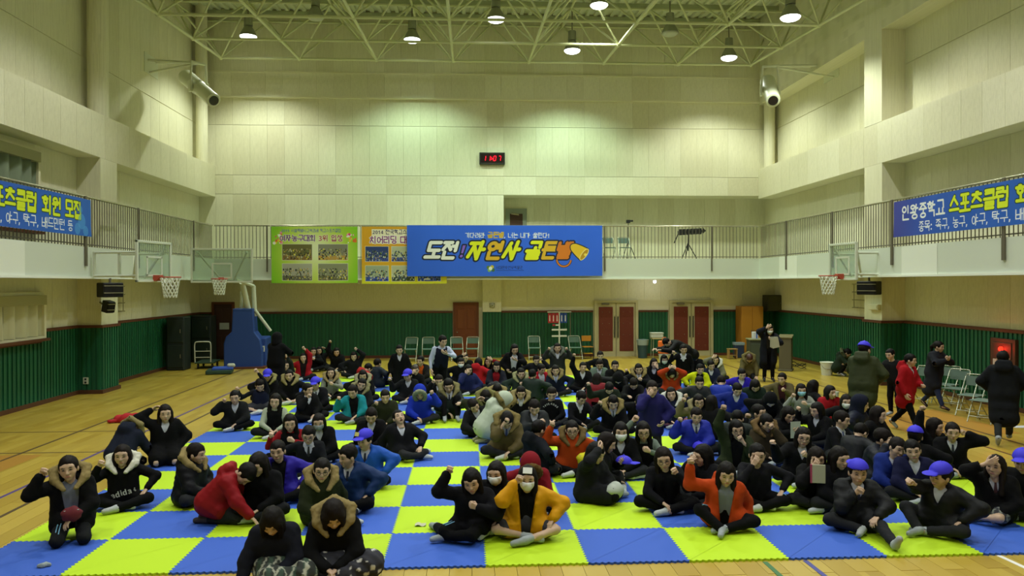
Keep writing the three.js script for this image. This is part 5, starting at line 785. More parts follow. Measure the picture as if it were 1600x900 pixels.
// front rows
P(107, 732, 'kneeling girl in black coat lined in tan over a grey sweater, nearest the left edge', { leg: 'kneel', l: [0.27, 0.12, 0.16], r: 'lap', hair: 'tail', op: 'o', in: '#767d90', fur: 'tan', t: 8, hd: [-5, -4, 4], extra: (c) => { held(c, 1, 'pouch', 'dark red pouch in the lap of the kneeling girl', 'pouch', pouch('#5e1420', 0.1, 0.08, 0.06), [-0.02, 0.05, 0.04]); stripes(c, 0); } });
P(191, 712, 'girl in black tracksuit with white lettering and white furry hood', { l: [0.24, 0.06, 0.2], r: 'knee', hair: 'long', fur: '#d4d4c0', c: 'black', st: 'sweater', lc: 'black', sock: '#a9aeb0', hd: [0, 0, 0], lean: 2, extra: (c) => hemText(c) });
P(307, 709, 'boy in black padded coat with tan fur hood, seen sideways beside the red coat', { t: 62, st: 'puffer', c: 'ink', fur: 'tan', l: 'lap', r: 'pocket', hd: [10, 0, 0], lc: 'dgrey' });
P(383, 741, 'person in a red coat bending forward onto one hand', { leg: 'kneel', t: 78, lean: 44, c: '#8e141c', l: 'front', r: 'front', hd: [-20, 30, 0], hood: 1, hair: 'boy', st: 'puffer', sock: '#3a3230' });
P(403, 726, 'dark haired girl half hidden behind the bending red coat', { lean: 10, hd: [-15, 14, 8], hair: 'fringe', c: 'black', t: -10 });
P(434, 705, 'smiling boy in an open violet blue padded coat, sitting cross legged', { leg: 'crossup', c: '#2a1f96', st: 'puffer', op: 'o', in: 'black', l: 'lap', r: 'knee', hd: [-8, 0, 4], lc: 'black' });
P(503, 735, 'boy with glasses in an olive green coat with tan fur collar', { t: 15, leg: 'side', c: '#232a16', fur: 'tan', gl: 1, l: 'lap', r: 'floor', hd: [-10, -4, 0], lean: 10 });
P(543, 713, 'boy in dark blue coat looking aside, just behind the olive coat', { t: -28, c: '#15305e', st: 'puffer', op: 'v', tie: 'navy', hd: [-25, 0, 0], l: 'lap', r: 'knee' });
P(570, 688, 'boy in bright blue padded coat and blue cap with a pale sticker', { t: -15, c: '#1d55b4', st: 'puffer', op: 'v', tie: 'navy', cap: true, hd: [-18, 2, 0], l: 'lap', r: 'knee', extra: (c) => sticker(c, '#c9c468', 0.06, 0.05, -0.035, 0.11, 0.1, -0.5) });
P(425, 815, 'long haired girl looking down, plaid blanket on her legs, front row', { leg: 'side', hair: 'fall', hd: [-6, 26, 0], lean: 14, c: '#181b26', l: [0.3, -0.5, 0.2], r: 'lap', lod: 0, extra: (c) => blanket(c, 'green and white plaid blanket on the legs of the girl looking down', plaidG) });
P(521, 804, 'long haired girl bowing with tan fur hood, dotted blanket on her legs', { leg: 'cross', hair: 'fall', hd: [6, 26, 0], lean: 14, c: 'black', fur: 'tan', l: 'lap', r: 'lap', lod: 0, extra: (c) => blanket(c, 'black blanket with pale blots on the legs of the bowing girl', dots) });
P(623, 653, 'student in black coat leaning back and looking up to the lamps', { t: 15, hd: [5, -26, 6], leg: 'side', l: 'floor', r: 'knee', c: 'ink', op: 'v', yell: 1, lean: -4 });
P(580, 650, 'boy in black coat right behind the blue cap with the sticker, eyes down', { lean: 12, hd: [0, 14, 0], op: 'v', c: 'black', l: 'lap' });
P(737, 752, 'girl with a fringe in black coat raising a fist high, legs stretched aside', { leg: 'sidel', l: [0.28, 0.24, 0.14], r: 'chest', hair: 'fringe', c: 'ink', lc: 'black', t: -6, hd: [0, 6, 8], extra: (c) => stripes(c, 0) });
P(775, 740, 'masked girl in black coat with bare legs beside the yellow coat', { leg: 'crossup', sk: 'plaid', mask: true, hair: 'long', l: 'lap', r: 'lap', hd: [-8, 2, 6], t: -12, c: 'black' });
P(824, 748, 'masked girl in a bright yellow padded coat with a white paper on her hair', { leg: 'cross', sk: 'plain', mask: true, hair: 'long', c: '#d69a0c', st: 'puffer', op: 'o', in: 'black', l: [0.13, 0.14, 0.2], r: 'knee', hd: [-4, 0, 0], extra: (c) => sticker(c, '#cfd4cc', 0.09, 0.06, 0.0, 0.11, 0.075, -0.7) });
P(829, 729, 'person in dark red coat with a brown fur hood up, behind the yellow coat', { up: '#5f4a26', c: 'dred', hd: [0, 24, 0], lean: 16, hair: 'long' });
P(894, 672, 'girl with glasses in a rust orange coat with fur collar, fist raised', { l: [0.33, 0.2, 0.14], r: 'knee', gl: 1, hair: 'tail', fur: '#6b5a36', c: '#b04312', hd: [0, 0, 4], extra: (c) => held(c, 1, 'pouch', 'yellow pouch in the lap of the girl in the orange coat', 'pouch', pouch('#c4bf10', 0.13, 0.1, 0.09), [-0.1, 0.02, 0.08]) });
P(932, 708, 'girl in a long black coat seen from the side, white furry pouch before her', { t: 52, leg: 'side', hair: 'fringe', c: 'charcoal', long: 1, l: 'brow', r: 'lap', hd: [-6, 12, 0], lc: 'black', extra: (c) => { held(c, 1, 'pouch', 'white patterned pouch on the lap of the girl seen sideways', 'pouch', pouch('#a9b2a6', 0.16, 0.1, 0.1), [0.02, 0.02, 0.06]); stripes(c, 0); } });
P(949, 692, 'girl with dark hair turned away, holding a blue cap before her face', { t: 70, hair: 'bob', hd: [10, 10, 0], c: 'black', l: 'lap', r: 'phone', extra: (c) => held(c, 1, 'cap', 'blue cap held by the girl turned away', 'cap', looseCap, [0.0, 0.06, 0.05]) });
P(970, 675, 'masked girl in black between the turned away girl and the grey sleeves', { mask: true, hair: 'fringe', c: 'black', op: 'v', l: 'lap', r: 'lap' });
P(1005, 674, 'girl with glasses in black vest with grey sleeves, one arm up', { st: 'vest', in: '#6f7d72', gl: 1, hair: 'long', l: [0.16, 0.3, 0.12], r: 'chest', hd: [0, 0, 4], c: 'black' });
P(1037, 717, 'girl with glasses and long hair, fist beside her cheek, left of the orange sleeve', { gl: 1, hair: 'long', c: 'ink', st: 'sweater', l: 'lap', r: [0.12, 0.0, 0.24], hd: [-4, 0, 6], lc: 'black' });
P(1135, 741, 'girl with fringe in an open orange coat, arm raised, front row', { leg: 'crossup', l: [0.42, 0.24, 0.1], r: 'floor', hair: 'fringe', op: 'o', in: '#7d8490', c: '#bb4414', hood: 1, hd: [0, 4, 0], lc: 'black', extra: (c) => stripes(c, 0) });
P(1097, 712, 'long haired girl in profile directly behind the raised orange sleeve', { t: -55, hair: 'long', c: 'ink', l: 'chin', r: 'lap', hd: [-10, 0, 0] });
P(1183, 711, 'girl in a black jacket covering her mouth with her hand', { hair: 'tail', c: '#17181c', l: 'chin', r: 'knee', lc: 'black', st: 'sweater', extra: (c) => stripes(c, 1), hd: [0, 0, 0] });
P(1151, 671, 'shouting girl with glasses in olive coat, arm straight up', { gl: 1, yell: 1, hair: 'bob', c: '#26301a', op: 'o', in: 'black', l: [0.22, 0.42, 0.08], r: [0.05, 0.0, 0.22], hd: [6, 0, 8] });
P(1198, 661, 'boy with brown fur hood holding a fist to his face', { c: '#3a3222', fur: '#6b5636', t: 12, r: [0.06, 0.06, 0.2], l: 'lap', hd: [10, 10, 0] });
P(1255, 683, 'girl with glasses and white collar, fist before her chest', { gl: 1, hair: 'long', op: 'v', l: 'ext', r: [0.02, -0.08, 0.24], c: 'black', hd: [0, 0, -3] });
P(1276, 716, 'girl hiding her mouth behind a hand with a pale notebook', { hair: 'fringe', l: 'chin', r: 'lap', c: 'black', hd: [0, 0, 0], extra: (c) => held(c, -1, 'notebook', 'pale notebook with a pink edge held by the girl hiding her mouth', 'notebook', (t) => { rbox('cover', 0.16, 0.22, 0.014, M('#a8a890', 0.7), t); box('pink_spine', 0.02, 0.22, 0.018, M('#a03a5a', 0.7), t, [-0.08, 0, 0]); }, [0.05, -0.05, 0.08]) });
P(1312, 716, 'smiling long haired girl looking aside, behind the boy in the backwards cap', { t: 15, hair: 'long', hd: [14, 2, -4], c: 'ink', l: 'lap', r: 'lap' });
P(1340, 738, 'boy in black padded coat wearing his blue cap backwards, fist at his collar', { leg: 'ext', capb: true, cap: true, c: '#1a1c1e', st: 'puffer', op: 'v', tie: 'navy', l: [0.05, -0.06, 0.2], r: 'knee', hd: [4, 2, 0], lc: 'dgrey', sock: '#9ba2a0' });
P(1469, 744, 'boy in blue cap facing away from the camera, arm stretched out sideways', { leg: 'crossup', t: -42, cap: true, c: '#191b1d', st: 'puffer', op: 'v', l: [0.1, 0.12, 0.46], r: 'knee', hd: [-14, 0, 0], lc: 'dgrey' });
P(1555, 729, 'long haired girl with a hand at her brow near the right edge, front row', { t: -14, leg: 'sidel', hair: 'long', l: 'brow', r: 'lap', op: 'v', tie: 'maroon', hd: [-20, -10, 0], sk: 'plaid', c: 'black' });
P(1599, 722, 'student in blue cap cut by the right edge of the photo', { cap: true, c: 'black', t: -30, lean: 8 });
P(1402, 700, 'boy with white collar in a blue jacket, head against his neighbour', { c: '#1c2f7a', op: 'v', hd: [14, 2, -14], t: 6, l: 'lap', r: 'lap' });
P(1426, 704, 'boy in dark jacket with wet looking fringe, right of the blue jacket', { c: '#171a3a', op: 'v', hd: [-8, 0, 8], l: 'lap', r: 'knee' });
P(1380, 685, 'boy in profile with white collar and dark padded coat, left of the pair', { t: 58, c: '#191d28', st: 'puffer', op: 'v', hd: [14, 0, 0], l: 'fist' });
P(1430, 682, 'person turned away under a blue cap behind the two boys', { t: 168, cap: true, c: 'black', lean: 4 });
P(1488, 675, 'girl with white blouse collar and a hand behind her ear', { r: [0.2, 0.12, 0.02], l: 'lap', op: 'v', hair: 'tail', tie: 'navy', c: 'black', hd: [-4, -4, 0] });
P(1462, 667, 'long haired girl in black stretching one arm straight up, right of the caps', { l: [0.3, 0.4, 0.06], r: 'lap', hair: 'long', t: 32, hd: [20, 0, 0], c: 'black' });
P(1373, 648, 'long haired girl in profile just behind the navy hood', { t: 45, hair: 'long', c: 'black', hd: [12, 0, 0] });
P(1346, 632, 'person in profile with a navy hood up', { t: 62, up: true, c: '#151a2c', st: 'puffer', hd: [8, 0, 0], s: 1.06 });
P(1322, 628, 'masked girl in black between the red coat and the navy hood', { mask: true, hair: 'long', c: 'black', t: 8 });
P(1316, 656, 'boy in blazer and tie looking aside, under the masked girl', { t: 45, st: 'blazer', op: 'v', tie: '#3b4a78', c: 'ink', hd: [14, 0, 0], l: 'lap', r: 'lap' });
P(1298, 613, 'long haired girl in a bright red coat drinking', { c: '#98141f', hair: 'long', r: [0.02, 0.05, 0.2], l: 'lap', t: 22, hd: [8, 0, 0], extra: (c) => held(c, 1, 'paper_cup', 'paper cup at the mouth of the girl in the red coat', 'cup', (t) => { part('cup', cylG(0.035, 0.027, 0.09, 16), M('#b5b8b0', 0.6), t); part('rim', new THREE.TorusGeometry(0.035, 0.003, 6, 18).rotateX(Math.PI / 2).translate(0, 0.045, 0), M('#b5b8b0', 0.6), t); }, [0, 0.08, 0.04]) });
P(1252, 610, 'girl in grey sweater with a light blue mask', { mask: '#7fb4c4', hair: 'fringe', st: 'sweater', c: '#8f968a', l: [0.22, 0.02, 0.2], r: 'chest', hd: [0, 0, 0] });
P(1271, 604, 'girl with long hair turned away behind the grey sweater', { t: 120, hair: 'long', c: 'black' });
P(1276, 641, 'girl with straight dark hair in profile, below the grey sweater', { t: -50, hair: 'bob', c: 'black', l: 'fist', op: 'v' });
P(1186, 645, 'boy with glasses in profile looking up, fist beside him', { t: 32, gl: 1, op: 'v', c: 'charcoal', l: [0.34, 0.08, 0.1], hd: [14, -10, 0] });
P(1222, 592, 'boy in a beige and maroon jacket, alone at the edge of the crowd', { t: -22, c: '#5a5236', op: 'o', in: 'maroon', r: [0.1, -0.1, 0.24], hd: [-12, 2, 0] });
P(1204, 626, 'person in black bowing deep in front of the boy in beige', { lean: 34, hd: [0, 30, 0], c: 'black', up: true });
P(1232, 648, 'student in black holding a white sheet beside the girl in profile', { c: 'black', t: 20, hair: 'bob', hd: [0, 16, 0], l: 'phone', extra: (c) => held(c, -1, 'paper_sheet', 'white sheet held before the girl in profile', 'paper', (t) => { const g = new THREE.BoxGeometry(0.17, 0.26, 0.003, 6, 6, 1), p = g.attributes.position; for (let i = 0; i < p.count; i++) p.setZ(i, p.getZ(i) + 1.2 * p.getX(i) ** 2); g.computeVertexNormals(); part('sheet', g, M('#a8b0a0', 0.8), t); }, [0.06, 0.05, 0.04]) });
P(1159, 585, 'boy in a bright violet jacket near the bowing tan coat', { c: '#2b1fa6', op: 'v', hd: [6, 10, 0], lean: 12 });
P(1152, 609, 'boy with dark fringe in a blue coat, in front of the violet jacket', { c: '#1b2a7a', lean: 16, hd: [6, 16, 0], op: 'v' });
P(1180, 603, 'student with hair hanging over the face, dark green coat', { c: 'dkgreen', lean: 20, hd: [0, 26, 0], hair: 'fringe' });
P(1127, 597, 'student in royal blue padded coat seen from behind', { c: '#15309c', st: 'puffer', t: 165, hair: 'boy', lean: 18, hd: [0, 20, 0] });
P(1093, 598, 'boy with glasses in a black leather look jacket', { gl: 1, c: '#202426', st: 'puffer', hd: [0, 8, 0] });
P(1094, 577, 'boy in a neon yellow jacket', { c: '#c4d010', op: 'o', in: 'black', hd: [6, 10, 0] });
P(1111, 571, 'boy in navy jacket with white collar beside the neon yellow jacket', { c: 'navy', op: 'v', hd: [10, 12, 4] });
P(1118, 562, 'girl with white fur on her coat, both hands near her head', { l: 'brow', r: 'lap', hair: 'long', c: '#6f6f58', fur: '#c4c6b4', op: 'o', in: 'black' });
P(1087, 556, 'boy with a bare forehead in the last row, right of the white collar', { hair: 'crop', c: 'black', l: 'chin' });
P(1171, 560, 'person in tan coat with reddish hair bowing at the edge of the mats', { leg: 'kneel', lean: 28, hd: [0, 36, 0], hc: '#3a1712', c: '#5f5836', fur: '#6f6640', l: 'front', r: 'front', hair: 'boy' });
P(1092, 628, 'girl with glasses and pale coat, small fist beside a dark fringe', { gl: 1, hair: 'fringe', c: '#6a6546', fur: '#8d8660', l: [0.32, 0.14, 0.12], hd: [0, -4, 6] });
P(1088, 650, 'boy in a wide blue coat with shirt and tie, cap in his lap', { c: '#2230a4', st: 'puffer', op: 'v', tie: '#26304a', l: [0.3, 0.04, 0.14], r: 'lap', hd: [0, 4, 0], extra: (c) => held(c, 1, 'cap', 'blue cap in the lap of the boy in the wide blue coat', 'cap', looseCap, [-0.04, 0.06, 0.05]) });
P(1019, 608, 'tall kneeling girl in a plain indigo coat, hand at her cheek', { leg: 'kneelup', c: '#26245f', l: 'chin', r: 'pocket', hair: 'tail', hd: [0, 0, 4], s: 1.02, hood: 1 });
P(1049, 616, 'laughing girl with a white scarf', { hair: 'bob', c: 'navy', fur: '#c8ccc0', hd: [-6, -8, 6], r: 'fist', l: 'lap', lc: '#a8707c' });
P(1050, 583, 'girl in orange coat, long hair hanging over her face', { hair: 'fall', hd: [0, 36, 0], lean: 14, c: '#ad3a16', fur: '#7d6a40', l: 'brow', r: 'brow' });
P(1022, 568, 'long haired girl in black with something white at her ear', { hair: 'long', c: 'black', hd: [8, 0, -4], op: 'v', r: 'chin' });
P(1038, 562, 'masked student just right of the long haired girl, last rows', { mask: true, hair: 'fringe', c: 'dkgreen', hd: [6, 0, 0] });
P(998, 577, 'boy in blazer and tie with a tan fur hood, below the double door', { st: 'coat', op: 'v', tie: 'dgrey', fur: '#87794c', c: 'ink', r: 'chest', hd: [0, 8, 0] });
P(961, 572, 'boy in black with an open hand beside his chin', { hair: 'boy', c: 'black', r: [0.3, 0.0, 0.16], l: 'lap', hd: [0, 0, 0] });
P(938, 556, 'boy in black at the very back below the double door', { c: 'black', hd: [0, 8, 0], hair: 'boy' });
P(937, 570, 'boy in grey green jacket, one sleeve black', { c: '#65786a', lean: 10, hd: [0, 14, 0], op: 'v', l: 'lap' });
P(911, 574, 'boy with white collar stretching one arm straight up', { l: [0.24, 0.42, 0.06], op: 'v', c: 'black', hd: [4, -6, -6] });
P(871, 544, 'kneeling boy with a red scarf above the last row', { leg: 'kneelup', c: '#2c302e', op: 'v', fur: '#5c6158', l: 'fist', r: 'fist', hd: [0, 0, 0] });
P(838, 563, 'boy in black near the lone green chair, fist by his ear', { c: '#15161a', r: [0.18, 0.14, 0.16], hd: [6, 6, 0] });
P(846, 577, 'boy in a red jacket with a black fringe, in profile', { t: 30, c: '#a01626', op: 'o', in: '#c4c8d0', hd: [6, 14, 0] });
P(832, 586, 'student in dark green coat seen from behind', { t: 172, c: '#13241c', hair: 'boy', st: 'puffer' });
P(868, 579, 'boy in navy blazer with blue tie and a fur hood', { c: '#13192a', op: 'v', tie: '#5a6aa0', fur: '#84784c', hd: [0, 0, 0], l: 'lap', r: 'knee' });
P(814, 584, 'boy in grey green coat with pale fur on one shoulder', { c: '#26332c', fur: '#8f9068', hd: [8, 6, 0], r: 'chest' });
P(814, 614, 'boy with tan fur collar behind the white parka', { fur: '#8d8256', c: 'black', op: 'v', hd: [0, 10, 0] });
P(862, 616, 'boy in black sweatshirt with white printed letters', { st: 'sweater', c: 'black', hd: [0, 14, 0], l: 'lap', r: 'lap', lc: 'dgrey', extra: (c) => chestText(c) });
P(835, 637, 'boy in dark grey coat bowing his head, fist in front', { c: '#24282a', st: 'puffer', hd: [0, 16, 0], op: 'v', l: [0.02, -0.14, 0.28] });
P(842, 671, 'student turned away in navy with a white collar, fist up', { t: 118, c: '#10141c', r: [0.1, 0.2, 0.14], op: 'v', hair: 'boy', hd: [10, 6, 0], hood: 1 });
P(908, 622, 'boy in blazer looking down, white cuff on his stretched arm', { t: 22, st: 'blazer', op: 'v', c: 'ink', r: 'fwd', l: 'lap', hd: [8, 24, 0] });
P(958, 629, 'boy in blazer with white collar and striped tie, eyes closed', { st: 'coat', op: 'v', tie: '#3c4a48', fur: '#87794c', c: 'black', l: [0.28, 0.08, 0.16], hd: [0, 16, 0] });
P(952, 607, 'student in dark green coat bowing, arm stretched aside', { c: '#1a2418', lean: 20, hd: [0, 30, 0], l: 'wide' });
P(933, 592, 'long haired girl in a dark red coat seen from behind', { t: 165, hair: 'long', c: '#74121c', st: 'puffer' });
P(966, 592, 'student in black puffed coat bowing out of sight', { lean: 40, hd: [0, 34, 0], c: 'black', st: 'puffer', up: true });
P(990, 600, 'student in black with two pale fists before the knees', { lean: 24, hd: [0, 24, 0], c: 'black', l: 'fwd', r: 'fwd' });
P(740, 634, 'boy resting his head on his hand beside the white parka', { side: 16, hd: [10, 16, 14], c: '#17191b', r: 'behind', l: 'lap', t: 10, op: 'v' });
P(701, 603, 'big boy in dark green coat leaning forward, hand at his foot', { s: 1.08, leg: 'up', c: '#18231f', st: 'puffer', op: 'v', tie: 'navy', fur: '#7f7a50', l: 'lap', r: 'fwd', hd: [-4, 14, 6], t: 8 });
P(686, 595, 'boy in black with his fist beside his cheek, behind the big boy', { l: [0.16, 0.1, 0.2], c: 'black', hd: [0, 8, 0], op: 'v' });
P(656, 614, 'student in a royal blue coat with the grey fur hood up', { up: '#8c937e', c: '#1c35b2', hd: [0, 22, 0], lean: 12, l: 'lap', r: 'fist', lc: 'dgrey' });
P(637, 587, 'boy with blue cap and glasses in black coat, fist out to the side', { cap: true, gl: 1, c: '#17191c', op: 'v', l: [0.42, 0.02, 0.14], hd: [-14, 6, 0], t: -6 });
P(602, 620, 'boy in olive coat with a fist at his chest, left of the royal blue hood', { c: '#262a18', l: [0.2, 0.0, 0.22], hd: [4, 6, 0] });
P(649, 578, 'boy with brown hair leaning on a black sleeve', { hc: '#2c2014', side: -12, hd: [6, 4, 14], c: 'black', l: 'chin' });
P(657, 564, 'boy in black with an orange lining, last rows', { c: '#1c1a18', op: 'o', in: '#c0561c', t: -20, hd: [-10, 0, 0] });
P(590, 568, 'boy in slate blue coat turned away from the camera, behind the red hump', { t: 140, c: '#1d2733', st: 'puffer', hair: 'boy' });
P(575, 576, 'person in a bulky bright red coat turned away', { t: 125, lean: 24, c: '#b01a22', st: 'puffer', hair: 'boy', hd: [0, 20, 0], hood: 1 });
P(567, 587, 'girl with pale fur edging right behind the teal jacket', { hair: 'fringe', fur: '#9a9878', c: 'black', hd: [0, 4, 0] });
P(565, 601, 'boy tilting his head over the teal jacket', { hd: [0, 4, -12], c: 'charcoal', fur: '#84805c' });
P(551, 612, 'boy in a teal jacket with one fist out', { c: '#1d8790', op: 'o', in: 'black', l: [0.3, -0.02, 0.18], r: 'lap', hd: [-16, 14, 0], lc: 'dgrey' });
P(517, 583, 'girl in light grey sweater with a tan fur hood', { st: 'sweater', c: '#84897c', fur: '#948358', hair: 'long', hd: [0, -8, 0], l: 'lap', r: 'chest' });
P(493, 600, 'boy with blue cap and glasses beside the boy in profile', { cap: true, gl: 1, op: 'v', tie: 'navy', c: 'ink', hd: [-10, 6, 0], t: -4 });
P(481, 609, 'boy in profile with a fist before his face, left of the blue cap', { t: 30, c: 'black', op: 'v', l: [0.1, 0.0, 0.22], hd: [16, 0, 0] });
P(452, 587, 'girl in black with tan lined hood and bare knees', { sk: 'plain', fur: '#8f8558', hair: 'tail', c: 'black', l: 'lap', r: 'knee', hd: [-4, 0, 8] });
P(447, 571, 'long haired girl in black, one arm straight up at the far left', { hair: 'long', c: '#1a221c', r: [0.0, 0.42, 0.06], hd: [4, 0, 0] });
P(474, 559, 'girl in a red coat open over black, arm raised', { c: '#9a1420', op: 'o', in: '#1b1214', hair: 'long', r: [0.04, 0.4, 0.02], hd: [0, -4, 4] });
P(490, 549, 'girl in black with white collar in the last row', { hair: 'long', op: 'v', c: 'black', hd: [0, 0, 0], r: 'chest' });
P(499, 548, 'girl touching her own hair in the last row', { hair: 'long', c: 'black', r: 'behind', hd: [-6, 0, 0], lean: 8 });
P(526, 550, 'long haired girl in the last row with her arm straight up', { hair: 'long', l: [0.22, 0.42, 0.06], c: 'black', hd: [0, 4, 0] });
P(553, 557, 'student with glasses in black, right arm bent over the head', { gl: 1, r: [0.1, 0.34, 0.05], c: '#141518', hair: 'fringe', hd: [0, 4, 0] });
P(418, 587, 'student with blue cap and tan hood behind the boy in the vest', { cap: true, fur: '#8f8a58', c: 'black', hd: [0, 10, 0] });
P(406, 602, 'boy in navy vest and white shirt, both arms thrown out', { st: 'vest', c: 'navy', in: '#14161c', l: [0.44, 0.04, 0.2], r: [-0.04, 0.4, 0.06], hd: [10, 20, 0], sk: 'plain', hair: 'boy' });
P(430, 627, 'girl in black vest with white sleeves', { st: 'vest', c: 'black', in: '#aab49c', hair: 'long', l: 'lap', r: 'lap', hd: [-4, 0, -4] });
P(453, 661, 'long haired girl in red sleeves and a black vest, fist at her side', { st: 'vest', c: 'black', in: '#8f1620', hair: 'long', l: [0.28, -0.04, 0.2], r: 'chest', hd: [6, 4, 0] });
P(482, 680, 'boy with glasses in black blazer, right of the red sleeves', { gl: 1, st: 'blazer', op: 'v', tie: 'charcoal', c: '#16181c', hd: [0, 10, 0], lc: 'dgrey' });
P(498, 660, 'masked girl in black behind the boy in blazer and glasses', { mask: '#7a8484', hair: 'long', c: 'black', op: 'v', hd: [0, 2, 0] });
P(367, 621, 'girl in black coat near the edge of the mats, hand beside her hair', { l: [0.24, 0.05, 0.08], r: 'lap', hair: 'tail', op: 'v', c: '#17191a', lc: 'black', hd: [0, 0, 4] });
P(258, 646, 'long haired girl in black coat and plaid skirt at the left edge of the mats', { leg: 'kneel', l: 'behind', r: 'pocket', hair: 'long', c: 'black', op: 'v', long: 1, sk: 'plaid', hd: [4, 0, 0], side: 0, t: 10 });
P(213, 664, 'student in navy with tan fur hood bending away beside the plaid skirt', { t: 150, lean: 40, c: '#1a2030', fur: '#8a8056', leg: 'kneel', l: 'front', r: 'front', hair: 'boy' });
P(720, 567, 'student with a white mask, last rows left of the red coats', { mask: true, c: 'black', hair: 'boy', hd: [8, 0, 0] });
P(727, 559, 'student holding a hand to the brow behind the white mask', { l: 'brow', c: 'black', hd: [0, 10, 0], hair: 'crop' });
P(732, 578, 'girl in a dark blue coat with a fist at her mouth', { c: '#232a58', hair: 'long', l: 'chin', r: 'pocket', lc: '#12141c', hd: [4, 0, 0], t: 6 });
P(748, 567, 'person in a bright red coat seen from behind, last row', { t: 150, c: '#a4161e', hair: 'fringe', hood: 1, hd: [0, 10, 0] });
P(763, 565, 'girl in red and black with her hand on her head', { c: '#7c141a', r: 'brow', hair: 'long', op: 'o', in: 'black' });
P(776, 573, 'girl in navy coat open over red, black bag in her lap', { c: '#20222e', op: 'o', in: '#8e1822', hair: 'fringe', l: 'lap', r: 'lap', hd: [-4, 8, 0], extra: (c) => held(c, -1, 'bag', 'black bag in the lap of the girl in navy and red', 'bag', pouch('#15161a', 0.18, 0.12, 0.1), [0, 0.02, 0.1]) });
P(777, 610, 'boy with tan fur collar bowing above the white parka', { fur: '#8d7f52', c: 'olive', hd: [0, 24, 0], lean: 12 });
P(759, 620, 'student in olive fur coat, only dark hair showing beside the parka', { fur: '#7d7a4a', c: 'olive', hd: [0, 30, 0], lean: 24 });
P(788, 628, 'person in a long white parka bending away, brown fur hood up', { t: 105, lean: 36, side: 0, hd: [0, 10, 0], up: '#6b6136', c: '#b9c6b0', long: 1, leg: 'kneel', l: 'front', r: 'front', hair: 'boy', sock: '#8f8f6a', s: 1.1, st: 'puffer', fur: '#6b6136', lc: '#6a6a5c' });
P(792, 657, 'boy in a khaki parka with fur collar holding his bowed head', { c: '#5a4f2c', fur: '#7d7044', st: 'puffer', l: [0.04, 0.06, 0.22], r: 'lap', hd: [0, 34, 0], lean: 16, op: 'v', tie: '#3a4a86', lc: 'dgrey', s: 1.06, extra: (c) => { const q = thing('cap', 'blue cap on the mat before the boy in khaki', 'cap', [c.t.position.x + 0.28, MT + 0.055, c.t.position.z + 0.5]); looseCap(q); } });
P(1112, 629, 'long haired girl turned away beside the pale coat and small fist', { t: 155, hair: 'long', c: 'black' });
P(1152, 655, 'student in dark green coat seen from behind, under the fist of the boy with glasses', { t: 168, c: '#131d17', st: 'puffer', hair: 'boy', lean: 22, hd: [0, 24, 0] });
P(1345, 676, 'student in a dark padded coat between the two profile boys on the right side', { t: 130, c: '#14171c', st: 'puffer', lean: 20, hd: [0, 20, 0] });
P(1000, 628, 'student in black crouching between the striped tie and the tall indigo coat', { c: 'black', lean: 26, hd: [0, 26, 0] });
// kneeling upright in the back rows
P(624, 547, 'kneeling boy in a long black coat with a white collar, blurred face', { leg: 'kneelup', c: 'black', op: 'v', l: 'down', r: 'down', hd: [0, 4, 0], long: 1 });
P(804, 546, 'kneeling girl in black coat with white fur lapel over a white shirt', { leg: 'kneelup', c: 'black', op: 'o', in: '#c4c8d4', hair: 'long', l: 'pocket', r: 'phone', hd: [8, 10, 0] });
P(1068, 546, 'kneeling boy in a black pullover with wide white collar, hand raised', { leg: 'kneelup', c: 'black', st: 'sweater', op: 'v', l: [0.3, 0.02, 0.12], r: 'down', hd: [4, 6, 0] });
// standing people
P(692, 533, 'man in dark vest and white shirt standing over the back rows', { leg: 'stand', st: 'vest', c: '#14182a', in: '#b9c4dc', lean: 18, r: 'phone', l: 'down', hd: [12, 0, 0], t: 14, lc: 'black' });
P(434, 529, 'person all in black standing beside the blue padded hoop base', { leg: 'stand', c: 'black', up: true, t: 150, long: 1, l: 'phone', r: 'phone', mat: false });
P(1042, 535, 'person in black bending over the small pale table', { leg: 'stand', lean: 62, c: 'black', t: -70, l: 'fwd', r: 'fwd', hd: [0, 10, 0], mat: false, st: 'puffer' });
P(1203, 515, 'masked teacher in a dark coat standing by the desk with papers', { leg: 'stand', mask: true, c: '#171a24', op: 'o', in: '#2a2620', long: 1, l: 'brow', r: 'phone', hd: [0, 2, 0], mat: false, hair: 'bob', lc: 'black', extra: (c) => held(c, 1, 'papers', 'white papers in the hand of the masked teacher', 'papers', (t) => { for (let i = 0; i < 3; i++) rbox('sheet', 0.2, 0.29, 0.003, M('#a9ac9c', 0.8), t, [0.02 * i, -0.1 - 0.01 * i, 0.02 + 0.006 * i], [0.1, 0.2, 0.1 * i]); }) });
P(1324, 552, 'person in dark green coat crouching by the right wall', { leg: 'squat', t: 65, lean: 26, c: '#1d2a1c', fur: '#4a5238', l: 'fwd', r: 'fwd', hd: [0, 16, 0], mat: false });
P(1351, 547, 'man in olive padded coat and blue cap standing with his back to us', { leg: 'stand', t: 155, cap: true, c: '#353c22', st: 'puffer', l: 'pocket', r: 'fwd', hd: [-20, 0, 0], mat: false, lc: '#1a2236', hood: 1, s: 1.03 });
P(1391, 554, 'man in black holding a blue cap, between the olive and the red coat', { leg: 'stand', t: -50, c: '#141517', l: 'fwd', r: 'down', hd: [0, 6, 0], mat: false, lc: 'black', extra: (c) => held(c, -1, 'cap', 'blue cap held between the olive coat and the red coat', 'cap', looseCap, [0, -0.02, 0.06]), sock: '#9aa4a4', s: 0.87, st: 'sweater' });
